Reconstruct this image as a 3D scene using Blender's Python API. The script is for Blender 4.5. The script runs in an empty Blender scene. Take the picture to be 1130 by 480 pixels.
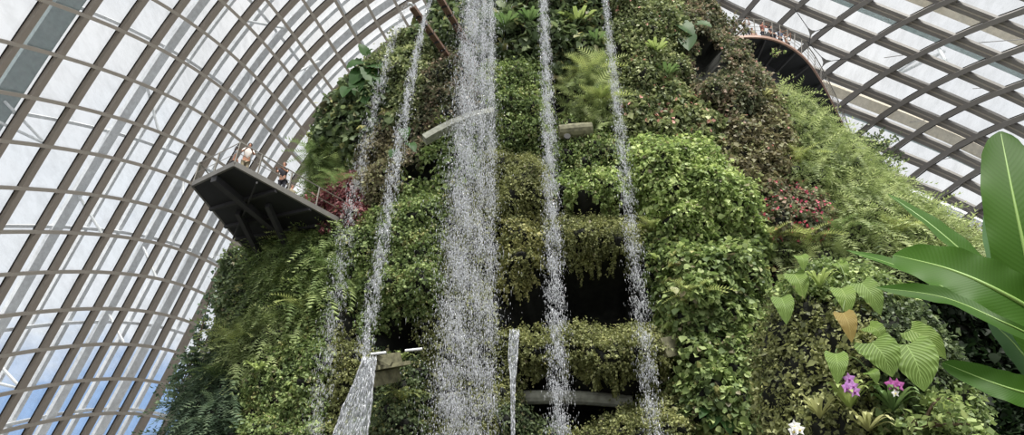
import bpy, math, random
import numpy as np
from mathutils import Vector, Matrix
from mathutils.bvhtree import BVHTree
rng = np.random.default_rng(11)
random.seed(5)
COL = bpy.context.scene.collection
FOC, PIT = 740.0, math.radians(33.0)
CAM = np.array([0.0, 0.0, 1.6])
FW = np.array([0, math.cos(PIT), math.sin(PIT)]); UP = np.array([0, -math.sin(PIT), math.cos(PIT)]); RT = np.array([1.0, 0, 0])

def ray(px, py):
    px = np.asarray(px, float); py = np.asarray(py, float)
    return FW + RT * ((px - 565) / FOC)[..., None] + UP * ((240 - py) / FOC)[..., None]
def proj(P):
    q = P - CAM; d = q @ FW; d = np.where(d < 0.1, 0.1, d)
    return 565 + FOC * (q @ RT) / d, 240 - FOC * (q @ UP) / d
def at_y(px, py, y):
    r = ray(px, py); return CAM + r * (np.asarray(y, float) / r[..., 1])[..., None]
def at_z(px, py, z):
    r = ray(px, py); return CAM + r * ((np.asarray(z, float) - CAM[2]) / r[..., 2])[..., None]
def nrm(v):
    return v / np.maximum(np.linalg.norm(v, axis=-1, keepdims=True), 1e-9)
def sstep(a, b, x):
    t = np.clip((x - a) / (b - a), 0, 1); return t * t * (3 - 2 * t)

# ------------------------------------------------------------------ linking
def tag(o, label=None, cat=None, group=None, kind=None):
    if label: o['label'] = label
    if cat: o['category'] = cat
    if group: o['group'] = group
    if kind: o['kind'] = kind
    return o
def empty(name, loc=(0, 0, 0), rz=0.0):
    o = bpy.data.objects.new(name, None); COL.objects.link(o)
    o.location = [float(c) for c in loc]; o.rotation_euler = (0, 0, rz); o.empty_display_size = 0.2
    return o
def mesh_np(name, V, T, mat, parent=None, tint=None, smooth=False, origin=None, uv=None, midx=None):
    """V (n,3); T an (m,k) index array or a list of such arrays"""
    V = np.asarray(V, float)
    if origin is not None: V = V - np.asarray(origin, float)
    if not isinstance(T, list): T = [T]
    T = [np.asarray(t, np.int64) for t in T if len(t)]
    me = bpy.data.meshes.new(name)
    me.vertices.add(len(V)); me.vertices.foreach_set('co', V.astype(np.float32).ravel())
    nl = sum(t.size for t in T); npoly = sum(len(t) for t in T)
    me.loops.add(nl); me.polygons.add(npoly)
    me.loops.foreach_set('vertex_index', np.concatenate([t.ravel() for t in T]).astype(np.int32))
    tot = np.concatenate([np.full(len(t), t.shape[1]) for t in T])
    st = np.concatenate([[0], np.cumsum(tot)[:-1]])
    me.polygons.foreach_set('loop_start', st.astype(np.int32))
    try: me.polygons.foreach_set('loop_total', tot.astype(np.int32))
    except Exception: pass
    if smooth: me.polygons.foreach_set('use_smooth', np.ones(npoly, bool))
    if tint is not None:
        a = me.attributes.new('tint', 'FLOAT', 'POINT'); a.data.foreach_set('value', np.asarray(tint, np.float32))
    if uv is not None:
        for k, nm in enumerate(('lu', 'lv')):
            a = me.attributes.new(nm, 'FLOAT', 'POINT'); a.data.foreach_set('value', np.asarray(uv[k], np.float32))
    if midx is not None: me.polygons.foreach_set('material_index', np.asarray(midx, np.int32))
    me.update(calc_edges=True); me.validate()
    for m_ in (mat if isinstance(mat, (list, tuple)) else [mat]): me.materials.append(m_)
    o = bpy.data.objects.new(name, me); COL.objects.link(o)
    if origin is not None: o.location = [float(c) for c in origin]
    if parent is not None: o.parent = parent
    return o

class MB:
    """collects solids for ONE mesh object"""
    def __init__(s): s.V = []; s.F = []; s.n = 0
    def add(s, V, F):
        V = np.asarray(V, float); s.V.append(V)
        for f in F: s.F.append([i + s.n for i in f])
        s.n += len(V)
    def beam(s, p0, p1, w, h, up=(0, 0, 1)):
        s.sweep([p0, p1], [up, up], w, h, -h / 2)
    def sweep(s, P, N, w, d, off=0.0):
        """rectangular bar along P; N = depth direction; section spans off..off+d along N"""
        P = np.asarray(P, float); N = np.asarray(N, float)
        t = nrm(np.gradient(P, axis=0)); b = nrm(np.cross(t, N)); n = nrm(np.cross(b, t))
        q = [P + b * (-w / 2) + n * off, P + b * (w / 2) + n * off, P + b * (w / 2) + n * (off + d), P + b * (-w / 2) + n * (off + d)]
        V = np.stack(q, 1).reshape(-1, 3); F = []
        for i in range(len(P) - 1):
            for k in range(4):
                a = i * 4 + k; c = i * 4 + (k + 1) % 4
                F.append([a, c, c + 4, a + 4])
        F.append([3, 2, 1, 0]); e = (len(P) - 1) * 4; F.append([e, e + 1, e + 2, e + 3])
        s.add(V, F)
    def tube(s, P, r, k=6):
        P = np.asarray(P, float); r = np.broadcast_to(np.asarray(r, float), (len(P),))
        t = nrm(np.gradient(P, axis=0))
        ref = np.array([0.31, 0.17, 0.93]) if abs(nrm(P[-1] - P[0])[2]) < 0.8 else np.array([1.0, 0.1, 0])
        a = nrm(np.cross(t, ref)); b = np.cross(t, a)
        th = np.arange(k) * 2 * math.pi / k
        V = (P[:, None] + r[:, None, None] * (a[:, None] * np.cos(th)[None, :, None] + b[:, None] * np.sin(th)[None, :, None])).reshape(-1, 3)
        F = []
        for i in range(len(P) - 1):
            for j in range(k):
                F.append([i * k + j, i * k + (j + 1) % k, (i + 1) * k + (j + 1) % k, (i + 1) * k + j])
        F.append(list(range(k))[::-1]); F.append([(len(P) - 1) * k + j for j in range(k)])
        s.add(V, F)
    def slab(s, poly, z0, z1):
        n = len(poly); V = [(x, y, z0) for x, y in poly] + [(x, y, z1) for x, y in poly]
        s.add(V, [list(range(n))[::-1], list(range(n, 2 * n))] + [[i, (i + 1) % n, n + (i + 1) % n, n + i] for i in range(n)])
    def ball(s, c, r, k=8):
        c = np.asarray(c, float); r = np.broadcast_to(np.asarray(r, float), (3,)); V = [(0, 0, 1)]
        m = k // 2
        for i in range(1, m):
            for j in range(k): V.append((math.sin(math.pi * i / m) * math.cos(2 * math.pi * j / k), math.sin(math.pi * i / m) * math.sin(2 * math.pi * j / k), math.cos(math.pi * i / m)))
        V.append((0, 0, -1)); F = []
        for j in range(k): F.append([0, 1 + j, 1 + (j + 1) % k]); F.append([len(V) - 1, 1 + (m - 2) * k + (j + 1) % k, 1 + (m - 2) * k + j])
        for i in range(m - 2):
            for j in range(k): F.append([1 + i * k + j, 1 + (i + 1) * k + j, 1 + (i + 1) * k + (j + 1) % k, 1 + i * k + (j + 1) % k])
        s.add(np.array(V) * r + c, F)
    def build(s, name, mat, parent=None, smooth=False, origin=None):
        V = np.concatenate(s.V)
        if origin is not None: V = V - np.asarray(origin, float)
        me = bpy.data.meshes.new(name); me.from_pydata(V.tolist(), [], s.F)
        if smooth: me.polygons.foreach_set('use_smooth', [True] * len(me.polygons))
        me.materials.append(mat); me.update()
        o = bpy.data.objects.new(name, me); COL.objects.link(o)
        if origin is not None: o.location = [float(c) for c in origin]
        if parent is not None: o.parent = parent
        return o

# ------------------------------------------------------------------ materials
def soft(c, sat=0.64, gain=1.18):
    c = (c[0] * 1.04, c[1] * 1.0, c[2] * 0.97)
    g_ = 0.3 * c[0] + 0.59 * c[1] + 0.11 * c[2]
    return tuple(min(255, (g_ + (x - g_) * sat) * gain) for x in c)
def lin(c):
    c = [x / 255.0 for x in c]
    return tuple((x / 12.92 if x < 0.04045 else ((x + 0.055) / 1.055) ** 2.4) for x in c) + (1.0,)
def new_mat(name):
    m = bpy.data.materials.new(name); m.use_nodes = True; nt = m.node_tree; nt.nodes.clear()
    return m, nt, nt.nodes.new('ShaderNodeOutputMaterial')
def plain(name, col, rough=0.6, metal=0.0, noise=0.12, scale=3.0, bump=0.0):
    m, nt, out = new_mat(name); N = nt.nodes; L = nt.links
    b = N.new('ShaderNodeBsdfPrincipled'); b.inputs['Roughness'].default_value = rough; b.inputs['Metallic'].default_value = metal
    tc = N.new('ShaderNodeTexCoord'); no = N.new('ShaderNodeTexNoise'); no.inputs['Scale'].default_value = scale; no.inputs['Detail'].default_value = 5
    L.new(tc.outputs['Object'], no.inputs['Vector'])
    r = N.new('ShaderNodeValToRGB'); c = lin(col)
    r.color_ramp.elements[0].position = 0.3; r.color_ramp.elements[1].position = 0.7
    r.color_ramp.elements[0].color = tuple(x * (1 - noise) for x in c[:3]) + (1,); r.color_ramp.elements[1].color = tuple(min(1, x * (1 + noise)) for x in c[:3]) + (1,)
    L.new(no.outputs['Fac'], r.inputs['Fac']); L.new(r.outputs['Color'], b.inputs['Base Color'])
    if bump:
        bp = N.new('ShaderNodeBump'); bp.inputs['Strength'].default_value = bump; L.new(no.outputs['Fac'], bp.inputs['Height']); L.new(bp.outputs['Normal'], b.inputs['Normal'])
    L.new(b.outputs['BSDF'], out.inputs['Surface']); return m
LM = {}
def leaf_mat(cols, trans=0.25, rough=0.5, veins=False, raw=False):
    soft_ = (lambda c: c) if raw else soft
    """cols: three sRGB tones (dark, mid, light): per-leaf and per-clump variation of the leaf colour itself"""
    key = (tuple(map(tuple, cols)), trans, rough, veins, raw)
    if key in LM: return LM[key]
    m, nt, out = new_mat('leaf_%d' % len(LM)); N = nt.nodes; L = nt.links
    at = N.new('ShaderNodeAttribute'); at.attribute_name = 'tint'
    tc = N.new('ShaderNodeTexCoord'); no = N.new('ShaderNodeTexNoise'); no.inputs['Scale'].default_value = 0.9; no.inputs['Detail'].default_value = 2
    L.new(tc.outputs['Object'], no.inputs['Vector'])
    a = N.new('ShaderNodeMath'); a.operation = 'MULTIPLY_ADD'; L.new(no.outputs['Fac'], a.inputs[0]); a.inputs[1].default_value = 0.9; a.inputs[2].default_value = -0.25
    s = N.new('ShaderNodeMath'); s.operation = 'MULTIPLY_ADD'; L.new(at.outputs['Fac'], s.inputs[0]); s.inputs[1].default_value = 0.6; L.new(a.outputs[0], s.inputs[2])
    r = N.new('ShaderNodeValToRGB'); e = r.color_ramp.elements; e[0].position = 0.12; e[1].position = 0.85
    e[0].color = lin(soft_(cols[0])); e[1].color = lin(soft_(cols[2])); k = e.new(0.5); k.color = lin(soft_(cols[1]))
    L.new(s.outputs[0], r.inputs['Fac'])
    col = r.outputs['Color']
    bs = N.new('ShaderNodeBsdfPrincipled'); bs.inputs['Roughness'].default_value = rough
    bs.inputs['Specular IOR Level'].default_value = 0.16 if raw else 0.35
    if veins:
        u = N.new('ShaderNodeAttribute'); u.attribute_name = 'lu'; v = N.new('ShaderNodeAttribute'); v.attribute_name = 'lv'
        au = N.new('ShaderNodeMath'); au.operation = 'ABSOLUTE'; L.new(u.outputs['Fac'], au.inputs[0])
        w = N.new('ShaderNodeMath'); w.operation = 'MULTIPLY_ADD'; L.new(au.outputs[0], w.inputs[0]); w.inputs[1].default_value = -veins[1]; L.new(v.outputs['Fac'], w.inputs[2])
        w2 = N.new('ShaderNodeMath'); w2.operation = 'MULTIPLY'; L.new(w.outputs[0], w2.inputs[0]); w2.inputs[1].default_value = veins[0] * 6.2832
        sn = N.new('ShaderNodeMath'); sn.operation = 'SINE'; L.new(w2.outputs[0], sn.inputs[0])
        st = N.new('ShaderNodeMapRange'); st.inputs[1].default_value = veins[3]; st.inputs[2].default_value = 1.0; st.inputs[3].default_value = 0.0; st.inputs[4].default_value = veins[2]; L.new(sn.outputs[0], st.inputs[0])
        md = N.new('ShaderNodeMapRange'); md.inputs[1].default_value = 0.035; md.inputs[2].default_value = 0.015; md.inputs[3].default_value = 0.0; md.inputs[4].default_value = 0.85; L.new(au.outputs[0], md.inputs[0])
        mx = N.new('ShaderNodeMath'); mx.operation = 'MAXIMUM'; L.new(st.outputs[0], mx.inputs[0]); L.new(md.outputs[0], mx.inputs[1])
        mc = N.new('ShaderNodeMix'); mc.data_type = 'RGBA'; L.new(mx.outputs[0], mc.inputs[0]); L.new(col, mc.inputs[6]); mc.inputs[7].default_value = lin(veins[4])
        col = mc.outputs[2]
        bp = N.new('ShaderNodeBump'); bp.inputs['Strength'].default_value = 0.35 * veins[2]; bp.inputs['Distance'].default_value = 0.01; L.new(sn.outputs[0], bp.inputs['Height']); L.new(bp.outputs['Normal'], bs.inputs['Normal'])
    L.new(col, bs.inputs['Base Color'])
    t = N.new('ShaderNodeBsdfTranslucent'); hs = N.new('ShaderNodeHueSaturation'); hs.inputs['Saturation'].default_value = 1.05; hs.inputs['Value'].default_value = 1.3
    L.new(col, hs.inputs['Color']); L.new(hs.outputs['Color'], t.inputs['Color'])
    mix = N.new('ShaderNodeMixShader'); mix.inputs[0].default_value = trans
    L.new(bs.outputs[0], mix.inputs[1]); L.new(t.outputs[0], mix.inputs[2]); L.new(mix.outputs[0], out.inputs['Surface'])
    LM[key] = m; return m
def glass_mat():
    m, nt, out = new_mat('dome_glass'); N = nt.nodes; L = nt.links
    tc = N.new('ShaderNodeTexCoord'); mp = N.new('ShaderNodeMapping'); mp.inputs['Scale'].default_value = (1.2, 0.25, 0.5); mp.inputs['Rotation'].default_value = (0.5, 0.3, 0.2)
    no = N.new('ShaderNodeTexNoise'); no.inputs['Scale'].default_value = 1.6; no.inputs['Detail'].default_value = 6; no.inputs['Roughness'].default_value = 0.7
    L.new(tc.outputs['Object'], mp.inputs['Vector']); L.new(mp.outputs['Vector'], no.inputs['Vector'])
    mr = N.new('ShaderNodeMapRange'); mr.inputs[1].default_value = 0.42; mr.inputs[2].default_value = 0.75; mr.inputs[3].default_value = 0.03; mr.inputs[4].default_value = 0.25; L.new(no.outputs['Fac'], mr.inputs[0])
    tr = N.new('ShaderNodeBsdfTransparent'); tr.inputs[0].default_value = (0.92, 0.935, 0.94, 1)
    di = N.new('ShaderNodeBsdfDiffuse'); di.inputs[0].default_value = (0.55, 0.56, 0.57, 1)
    m1 = N.new('ShaderNodeMixShader'); L.new(mr.outputs[0], m1.inputs[0]); L.new(tr.outputs[0], m1.inputs[1]); L.new(di.outputs[0], m1.inputs[2])
    gl = N.new('ShaderNodeBsdfGlossy'); gl.inputs['Roughness'].default_value = 0.03; gl.inputs[0].default_value = (0.9, 0.93, 0.95, 1)
    fr = N.new('ShaderNodeFresnel'); fr.inputs[0].default_value = 1.5
    m2 = N.new('ShaderNodeMixShader'); L.new(fr.outputs[0], m2.inputs[0]); L.new(m1.outputs[0], m2.inputs[1]); L.new(gl.outputs[0], m2.inputs[2])
    L.new(m2.outputs[0], out.inputs['Surface']); return m
def water_mat(name, tr=0.35, col=(0.86, 0.88, 0.92, 1), tl=0.5):
    m, nt, out = new_mat(name); N = nt.nodes; L = nt.links
    d = N.new('ShaderNodeBsdfDiffuse'); d.inputs[0].default_value = col
    t = N.new('ShaderNodeBsdfTranslucent'); t.inputs[0].default_value = col
    g = N.new('ShaderNodeBsdfGlossy'); g.inputs['Roughness'].default_value = 0.15
    p = N.new('ShaderNodeBsdfTransparent')
    a = N.new('ShaderNodeMixShader'); a.inputs[0].default_value = tl; L.new(d.outputs[0], a.inputs[1]); L.new(t.outputs[0], a.inputs[2])
    b = N.new('ShaderNodeMixShader'); b.inputs[0].default_value = 0.15; L.new(a.outputs[0], b.inputs[1]); L.new(g.outputs[0], b.inputs[2])
    c = N.new('ShaderNodeMixShader'); c.inputs[0].default_value = tr; L.new(b.outputs[0], c.inputs[1]); L.new(p.outputs[0], c.inputs[2])
    L.new(c.outputs[0], out.inputs['Surface']); return m
M_rib = plain('taupe_steel', (158, 148, 136), 0.55, 0.1, 0.05)
M_rib2 = plain('grey_steel', (138, 134, 130), 0.5, 0.15, 0.05)
M_pur = plain('purlin_steel', (178, 170, 158), 0.5, 0.1, 0.05)
M_gask = plain('black_gasket', (38, 38, 38), 0.7)
M_arch_refl = plain('pale_arch_and_reflection_bar', (238, 240, 242), 0.5)
M_archt = plain('teal_grey_arch', (150, 164, 164), 0.5)
M_tan = plain('tan_shade_blind', (196, 186, 168), 0.8)
M_white = plain('white_tube', (225, 228, 230), 0.4)
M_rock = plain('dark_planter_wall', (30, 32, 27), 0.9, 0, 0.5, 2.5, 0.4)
M_conc = plain('weathered_concrete', (148, 150, 138), 0.85, 0, 0.3, 4.0, 0.3)
M_moss = plain('mossy_wet_concrete', (112, 110, 86), 0.8, 0, 0.45, 5.0, 0.4)
M_dark = plain('dark_soffit', (33, 35, 40), 0.8, 0, 0.15)
M_dark2 = plain('walkway_frame', (44, 44, 47), 0.7)
M_rail = plain('rail_steel', (150, 146, 138), 0.35, 0.6, 0.08)
M_deckedge = plain('deck_edge', (112, 110, 106), 0.55, 0.2)
M_copper = plain('copper_brown_rim', (158, 126, 110), 0.5, 0.1)
M_spout = plain('brown_steel_channel', (128, 104, 92), 0.5, 0.2)
M_stem = plain('woody_stem', (92, 76, 58), 0.8, 0, 0.25, 12)
M_gstem = plain('green_stem', (96, 116, 60), 0.6, 0, 0.2, 8)
M_soil = plain('ground_soil', (58, 54, 44), 0.95, 0, 0.3, 2, 0.3)
G_glass = glass_mat()
W_drop = water_mat('falling_water', 0.15)
W_thin = water_mat('thin_falling_water', 0.45)

# ------------------------------------------------------------------ camera, sky, sun
cd = bpy.data.cameras.new('camera'); cam = bpy.data.objects.new('camera', cd); COL.objects.link(cam)
cd.sensor_width = 36; cd.lens = 36 * FOC / 1130; cd.clip_end = 600
cam.location = CAM; cam.rotation_euler = (math.pi / 2 + PIT, 0, 0)
bpy.context.scene.camera = cam
w = bpy.data.worlds.new('overcast_sky'); bpy.context.scene.world = w; w.use_nodes = True
nt = w.node_tree; N = nt.nodes; L = nt.links; bg = N['Background']
tc = N.new('ShaderNodeTexCoord'); mp = N.new('ShaderNodeMapping'); mp.inputs['Scale'].default_value = (1, 1, 2.2)
L.new(tc.outputs['Generated'], mp.inputs['Vector'])
no = N.new('ShaderNodeTexNoise'); no.inputs['Scale'].default_value = 2.6; no.inputs['Detail'].default_value = 6; no.inputs['Roughness'].default_value = 0.55
L.new(mp.outputs[0], no.inputs['Vector'])
dp = N.new('ShaderNodeVectorMath'); dp.operation = 'DOT_PRODUCT'; L.new(tc.outputs['Generated'], dp.inputs[0])
bd = nrm(ray(10, 470)); dp.inputs[1].default_value = [float(x) for x in bd]
mr = N.new('ShaderNodeMapRange'); mr.inputs[1].default_value = 0.90; mr.inputs[2].default_value = 1.0; mr.inputs[3].default_value = 0.28; mr.inputs[4].default_value = -0.14; L.new(dp.outputs['Value'], mr.inputs[0])
ad = N.new('ShaderNodeMath'); L.new(no.outputs['Fac'], ad.inputs[0]); L.new(mr.outputs[0], ad.inputs[1])
cr = N.new('ShaderNodeValToRGB'); e = cr.color_ramp.elements
e[0].position = 0.36; e[0].color = (0.33, 0.50, 0.80, 1); e[1].position = 0.95; e[1].color = (0.99, 0.985, 0.98, 1)
k = e.new(0.50); k.color = (0.84, 0.88, 0.93, 1); k = e.new(0.72); k.color = (0.86, 0.87, 0.89, 1)
L.new(ad.outputs[0], cr.inputs['Fac']); L.new(cr.outputs['Color'], bg.inputs['Color']); bg.inputs['Strength'].default_value = 0.78
sl = bpy.data.lights.new('hazy_sun', 'SUN'); sl.energy = 4.0; sl.angle = math.radians(14); sl.color = (1, 0.97, 0.9)
so = bpy.data.objects.new('hazy_sun', sl); COL.objects.link(so)
sd_ = Vector((-0.22, 0.5, -1.0)).normalized(); so.rotation_euler = sd_.to_track_quat('-Z', 'Y').to_euler()
vs = bpy.context.scene.view_settings; vs.view_transform = 'Standard'; vs.look = 'None'; vs.gamma = 1; vs.exposure = 0.5; vs.use_curve_mapping = False
bpy.context.scene.cycles.transparent_max_bounces = 24
bpy.context.scene.cycles.max_bounces = 6

# ------------------------------------------------------------------ glass shell
DC = np.array([0, 24.0, 0]); DS = np.array([42.0, 54.0, 54.0])
def dome(px, py, push=0.0):
    r = ray(px, py); o = (CAM - DC) / (DS + push); d = r / (DS + push)
    A = (d * d).sum(-1); B = (o * d).sum(-1); C = (o * o).sum() - 1
    t = (-B + np.sqrt(B * B - A * C)) / A
    P = CAM + r * t[..., None]; n = nrm((DC - P) / (DS ** 2)); return P, n
LN = {0:[(-1,47,-2),(0,98,17),(1,133,32),(2,168,50),(3,198,67),(4,222,82),(5,244,98),(6,266,116),(7,286,134),(8,304,150),(9,321,166)],
1:[(-1,12,48),(0,65,60),(1,106,72),(2,143,87),(3,174,100),(4,202,114),(5,225,129),(6,246,142),(7,266,156),(8,285,173),(9,302,189)],
-1:[(2,193,14),(3,219,32),(4,244,51),(5,266,70),(6,284,87),(7,302,106),(8,319,125),(9,337,145)],
-2:[(3,241,1),(4,265,22),(5,286,44),(6,304,62),(7,320,82),(8,336,102),(9,351,121)],
-3:[(5,306,17),(6,322,38),(7,340,60),(8,354,80),(9,369,103)],
-4:[(6,345,16),(7,360,39),(8,373,60),(9,386,81)],
-5:[(7,382,19),(8,393,41),(9,405,60)],-6:[(7,408,2),(8,417,24),(9,427,48)],-7:[(8,442,14),(9,449,33)],
2:[(0,33,107),(1,78,115),(2,119,125),(3,150,136),(4,181,147),(5,206,159),(6,230,174)],
3:[(0,3,155),(1,50,160),(2,92,167),(3,129,174),(4,160,182),(5,187,193),(6,211,204)],
4:[(1,22,207),(2,67,209),(3,104,214),(4,140,220),(5,170,227),(6,196,236),(7,215,245)],
5:[(2,39,254),(3,81,254),(4,118,257),(5,148,262),(6,175,269),(7,200,277),(8,222,284),(9,240,294)],
6:[(2,11,302),(3,55,299),(4,94,298),(5,127,300),(6,157,302),(7,184,309),(8,207,316),(9,229,326)],
7:[(3,29,345),(4,71,340),(5,105,338),(6,136,339),(7,164,343),(8,189,349),(9,212,357)],
8:[(3,2,392),(4,45,384),(5,82,380),(6,116,378),(7,146,379),(8,172,383),(9,197,389)],
9:[(4,19,431),(5,59,422),(6,94,419),(7,125,417),(8,153,419),(9,179,422)],
10:[(5,35,469),(6,72,460),(7,106,457),(8,135,456),(9,160,457)]}
RN = {0:[(-1,822,14),(0,860,28),(1,895,46),(2,934,63),(3,982,78),(4,1025,96),(5,1069,116),(6,1111,137)],
1:[(0,883,5),(1,921,24),(2,969,41),(3,1015,60),(4,1062,78),(5,1108,100)],
2:[(1,957,2),(2,1002,21),(3,1052,41),(4,1105,60)],3:[(2,1046,1),(3,1099,22)],
-1:[(2,911,82),(3,954,96),(4,992,113),(5,1037,132),(6,1082,151)],
-2:[(3,930,117),(4,969,132),(5,1009,149),(6,1050,167),(7,1090,182)],
-3:[(5,986,163),(6,1027,181),(7,1064,200),(8,1096,215)],
-4:[(6,1001,201),(7,1040,217),(8,1080,234)],-5:[(7,1020,232),(8,1063,247)]}
def grid_fit(D, deg):
    a = np.array([(i, j, x, y) for i, v in D.items() for j, x, y in v], float)
    def basis(i, j):
        i = np.asarray(i, float); j = np.asarray(j, float)
        return np.stack([(i / 10) ** p * (j / 10) ** q for p in range(deg + 1) for q in range(deg + 1 - p)], -1)
    c = np.linalg.lstsq(basis(a[:, 0], a[:, 1]), a[:, 2:], rcond=None)[0]
    return lambda i, j: basis(i, j) @ c
GL = grid_fit(LN, 3); GR = grid_fit(RN, 3)
trim_no = [0]
def shell(fit, name, iv, jv, inframe, wr, dr, wp, dp_, mrib, big=(), po=.55):
    """ribs run along i (one per j), purlins run along j (one per i)"""
    root = empty(name, (0, 0, 0)); tag(root, kind='structure')
    def run(vals):   # split into the consecutive stretch that is in range of the frame
        return vals
    for j in jv:
        ii = np.arange(iv[0], iv[-1] + .01, 0.25); q = fit(ii, np.full(len(ii), float(j)))
        ok = inframe(q[:, 0], q[:, 1])
        if ok.sum() < 4: continue
        a, b = np.where(ok)[0][[0, -1]]; P, n = dome(q[a:b + 1, 0], q[a:b + 1, 1])
        m = MB(); m.sweep(P, n, wr * (1.5 if j in big else 1), dr, 0.05); o = m.build('rib', mrib, root)
        g = MB(); g.sweep(P, n, wr + .12, 0.06, 0.0); g.build('gasket', M_gask, o)
    for i in iv:
        jj = np.arange(jv[0], jv[-1] + .01, 0.25); q = fit(np.full(len(jj), float(i)), jj)
        ok = inframe(q[:, 0], q[:, 1])
        if ok.sum() < 4: continue
        a, b = np.where(ok)[0][[0, -1]]; P, n = dome(q[a:b + 1, 0], q[a:b + 1, 1])
        m = MB(); m.sweep(P, n, wp, dp_, dr * po); pu = m.build('purlin', M_pur if mrib is M_rib else mrib, root)
        if wp > .5: g = MB(); g.sweep(P, n, .09, .03, dr * po + dp_); g.build('cover_strip', M_pur, pu)
    cells = []
    for i in iv[:-1]:
        for j in jv[:-1]:
            q = fit([i, i, i + 1, i + 1], [j, j + 1, j + 1, j])
            if np.sum(inframe(q[:, 0], q[:, 1])) >= 1:
                c = q.mean(0); ins = (-30 < c[0] < 1160) and (-30 < c[1] < 500)
                ar = abs((q[2] - q[0])[0] * (q[3] - q[1])[1] - (q[2] - q[0])[1] * (q[3] - q[1])[0])
                cells.append((ins, ar, i, j))
    cells.sort(key=lambda c: (-int(c[0]), -c[1]))
    def cellmesh(cs, nm):
        V = []; F = []
        for _, _, i, j in cs:
            a = np.array([i, i, i, i + .5, i + .5, i + .5, i + 1, i + 1, i + 1]); b = np.array([j, j + .5, j + 1] * 3)
            q = fit(a, b); P, n = dome(q[:, 0], q[:, 1]); k = len(V) * 9; V.append(P)
            F += [[k + r * 3 + s, k + r * 3 + s + 1, k + r * 3 + s + 4, k + r * 3 + s + 3] for r in (0, 1) for s in (0, 1)]
        return mesh_np(nm, np.concatenate(V), np.array(F), G_glass, root)
    for c in cells[:96]: cellmesh([c], 'glass_pane')
    if cells[96:]: tag(cellmesh(cells[96:], 'glass_pane_field'), kind='stuff')
    return root
def fr(x0, x1, y0, y1): return lambda x, y: (x > x0) & (x < x1) & (y > y0) & (y < y1)
WL = shell(GL, 'wall_left', list(range(-9, 13)), list(range(-5, 11)), fr(-130, 620, -110, 580), 0.38, 0.45, 0.24, 0.26, M_rib, big=(9,))
WR = shell(GR, 'wall_right', list(range(-9, 6)), list(range(-3, 11)), fr(740, 1290, -110, 420), 0.34, 0.75, 0.60, 0.34, M_rib2, po=.1)

def trim(build, mat):
    trim_no[0] += 1; o = build.build('trim_%d' % trim_no[0], mat); tag(o, kind='structure'); return o
# big arches standing outside the glass, their V struts, and thin pale bars added for a reflection look
for j, wd, mt, push in ((-3.4, 1.5, M_archt, 3.0), (-0.45, 1.6, M_archt, 3.0), (2.55, 0.7, M_arch_refl, 3.0), (5.55, 0.6, M_arch_refl, 3.0), (3.35, .22, M_arch_refl, 3.4), (4.4, .3, M_arch_refl, 3.4), (6.5, .3, M_arch_refl, 3.4), (8.5, .3, M_arch_refl, 3.4), (7.6, 0.7, M_arch_refl, 3.0)):
    ii = np.arange(-9, 12.6, 0.25); q = GL(ii, np.full(len(ii), j)); ok = (q[:, 0] > -150) & (q[:, 1] > -150) & (q[:, 1] < 620)
    P, n = dome(q[ok, 0], q[ok, 1], push); m = MB(); m.sweep(P, n, wd, 0.5, -0.5); trim(m, mt)
for i in np.arange(-7.6, 11, 2.5):  # thin pale cross bars added to look like lattice reflections in the glass
    jj = np.arange(-4, 10.2, 0.25); q = GL(np.full(len(jj), i), jj); ok = (q[:, 0] > -60) & (q[:, 1] > -60) & (q[:, 1] < 560)
    if ok.sum() < 4: continue
    P, n = dome(q[ok, 0], q[ok, 1], 3.2); m = MB(); m.sweep(P, n, .24, .2, -.2); trim(m, M_arch_refl)
for i, wd, mt, push in ((1.8, .9, M_archt, 3.0), (2.72, .9, M_tan, 3.0), (-1.55, .9, M_tan, 3.0), (-2.2, .5, M_archt, 3.0), (-4.6, .6, M_arch_refl, 3.0)):
    jj = np.arange(-3, 10, 0.25); q = GR(np.full(len(jj), i), jj); ok = (q[:, 0] > 700) & (q[:, 0] < 1300)
    P, n = dome(q[ok, 0], q[ok, 1], push); m = MB(); m.sweep(P, n, wd, 0.4, -0.4); trim(m, mt)
def strut(fit, a, b, r, pa, pb, mt=M_white):
    qa, qb = fit(*a), fit(*b)
    A, _ = dome(qa[0], qa[1], pa); B, _ = dome(qb[0], qb[1], pb)
    m = MB(); m.tube(np.linspace(A, B, 2), r, 8); trim(m, mt)
for a, b in (((2.6, -.45), (2.95, 0.9)), ((2.2, -.45), (2.95, 0.95)), ((8.2, 3.0), (9.0, 4.1)), ((8.6, 3.0), (9.0, 4.1)), ((-2, 4.0), (-2.9, 5.5)), ((-3.3, 7.6), (-2.2, 7.1)), ((4.1, 2.6), (5.0, 3.9)), ((5.2, 5.5), (6.0, 6.6)), ((1, 2.6), (2, 3.8)), ((7.2, 5.6), (8, 6.7)), ((-1, 5.6), (0, 6.5)), ((3, 5.6), (4, 6.3))):
    strut(GL, a, b, 0.11, 3.0, 0.2)
for a, b in (((1.45, 3.0), (-.1, 3.15)), ((1.45, 3.25), (-.1, 3.2)), ((1.45, 3.1), (0.95, 3.75))):
    strut(GR, a, b, 0.12, 2.6, 0.2)
for i0, j0 in ((0.4, 2.6), (0.6, 4.6), (2.1, 3.4), (-1.6, 4.6), (-2.3, 6.6), (-3.2, 5.7), (-4.4, 6.6)):
    strut(GR, (i0, j0), (i0 + .9, j0 + .5), 0.03, 3.0, 0.2, M_rib2)
# ------------------------------------------------------------------ ground
g = MB(); th = np.linspace(0, 2 * math.pi, 49)[:-1]
g.slab([(46 * math.cos(a), 24 + 56 * math.sin(a)) for a in th], -0.3, 0.0); fl = g.build('floor', M_soil); tag(fl, kind='structure')

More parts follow.
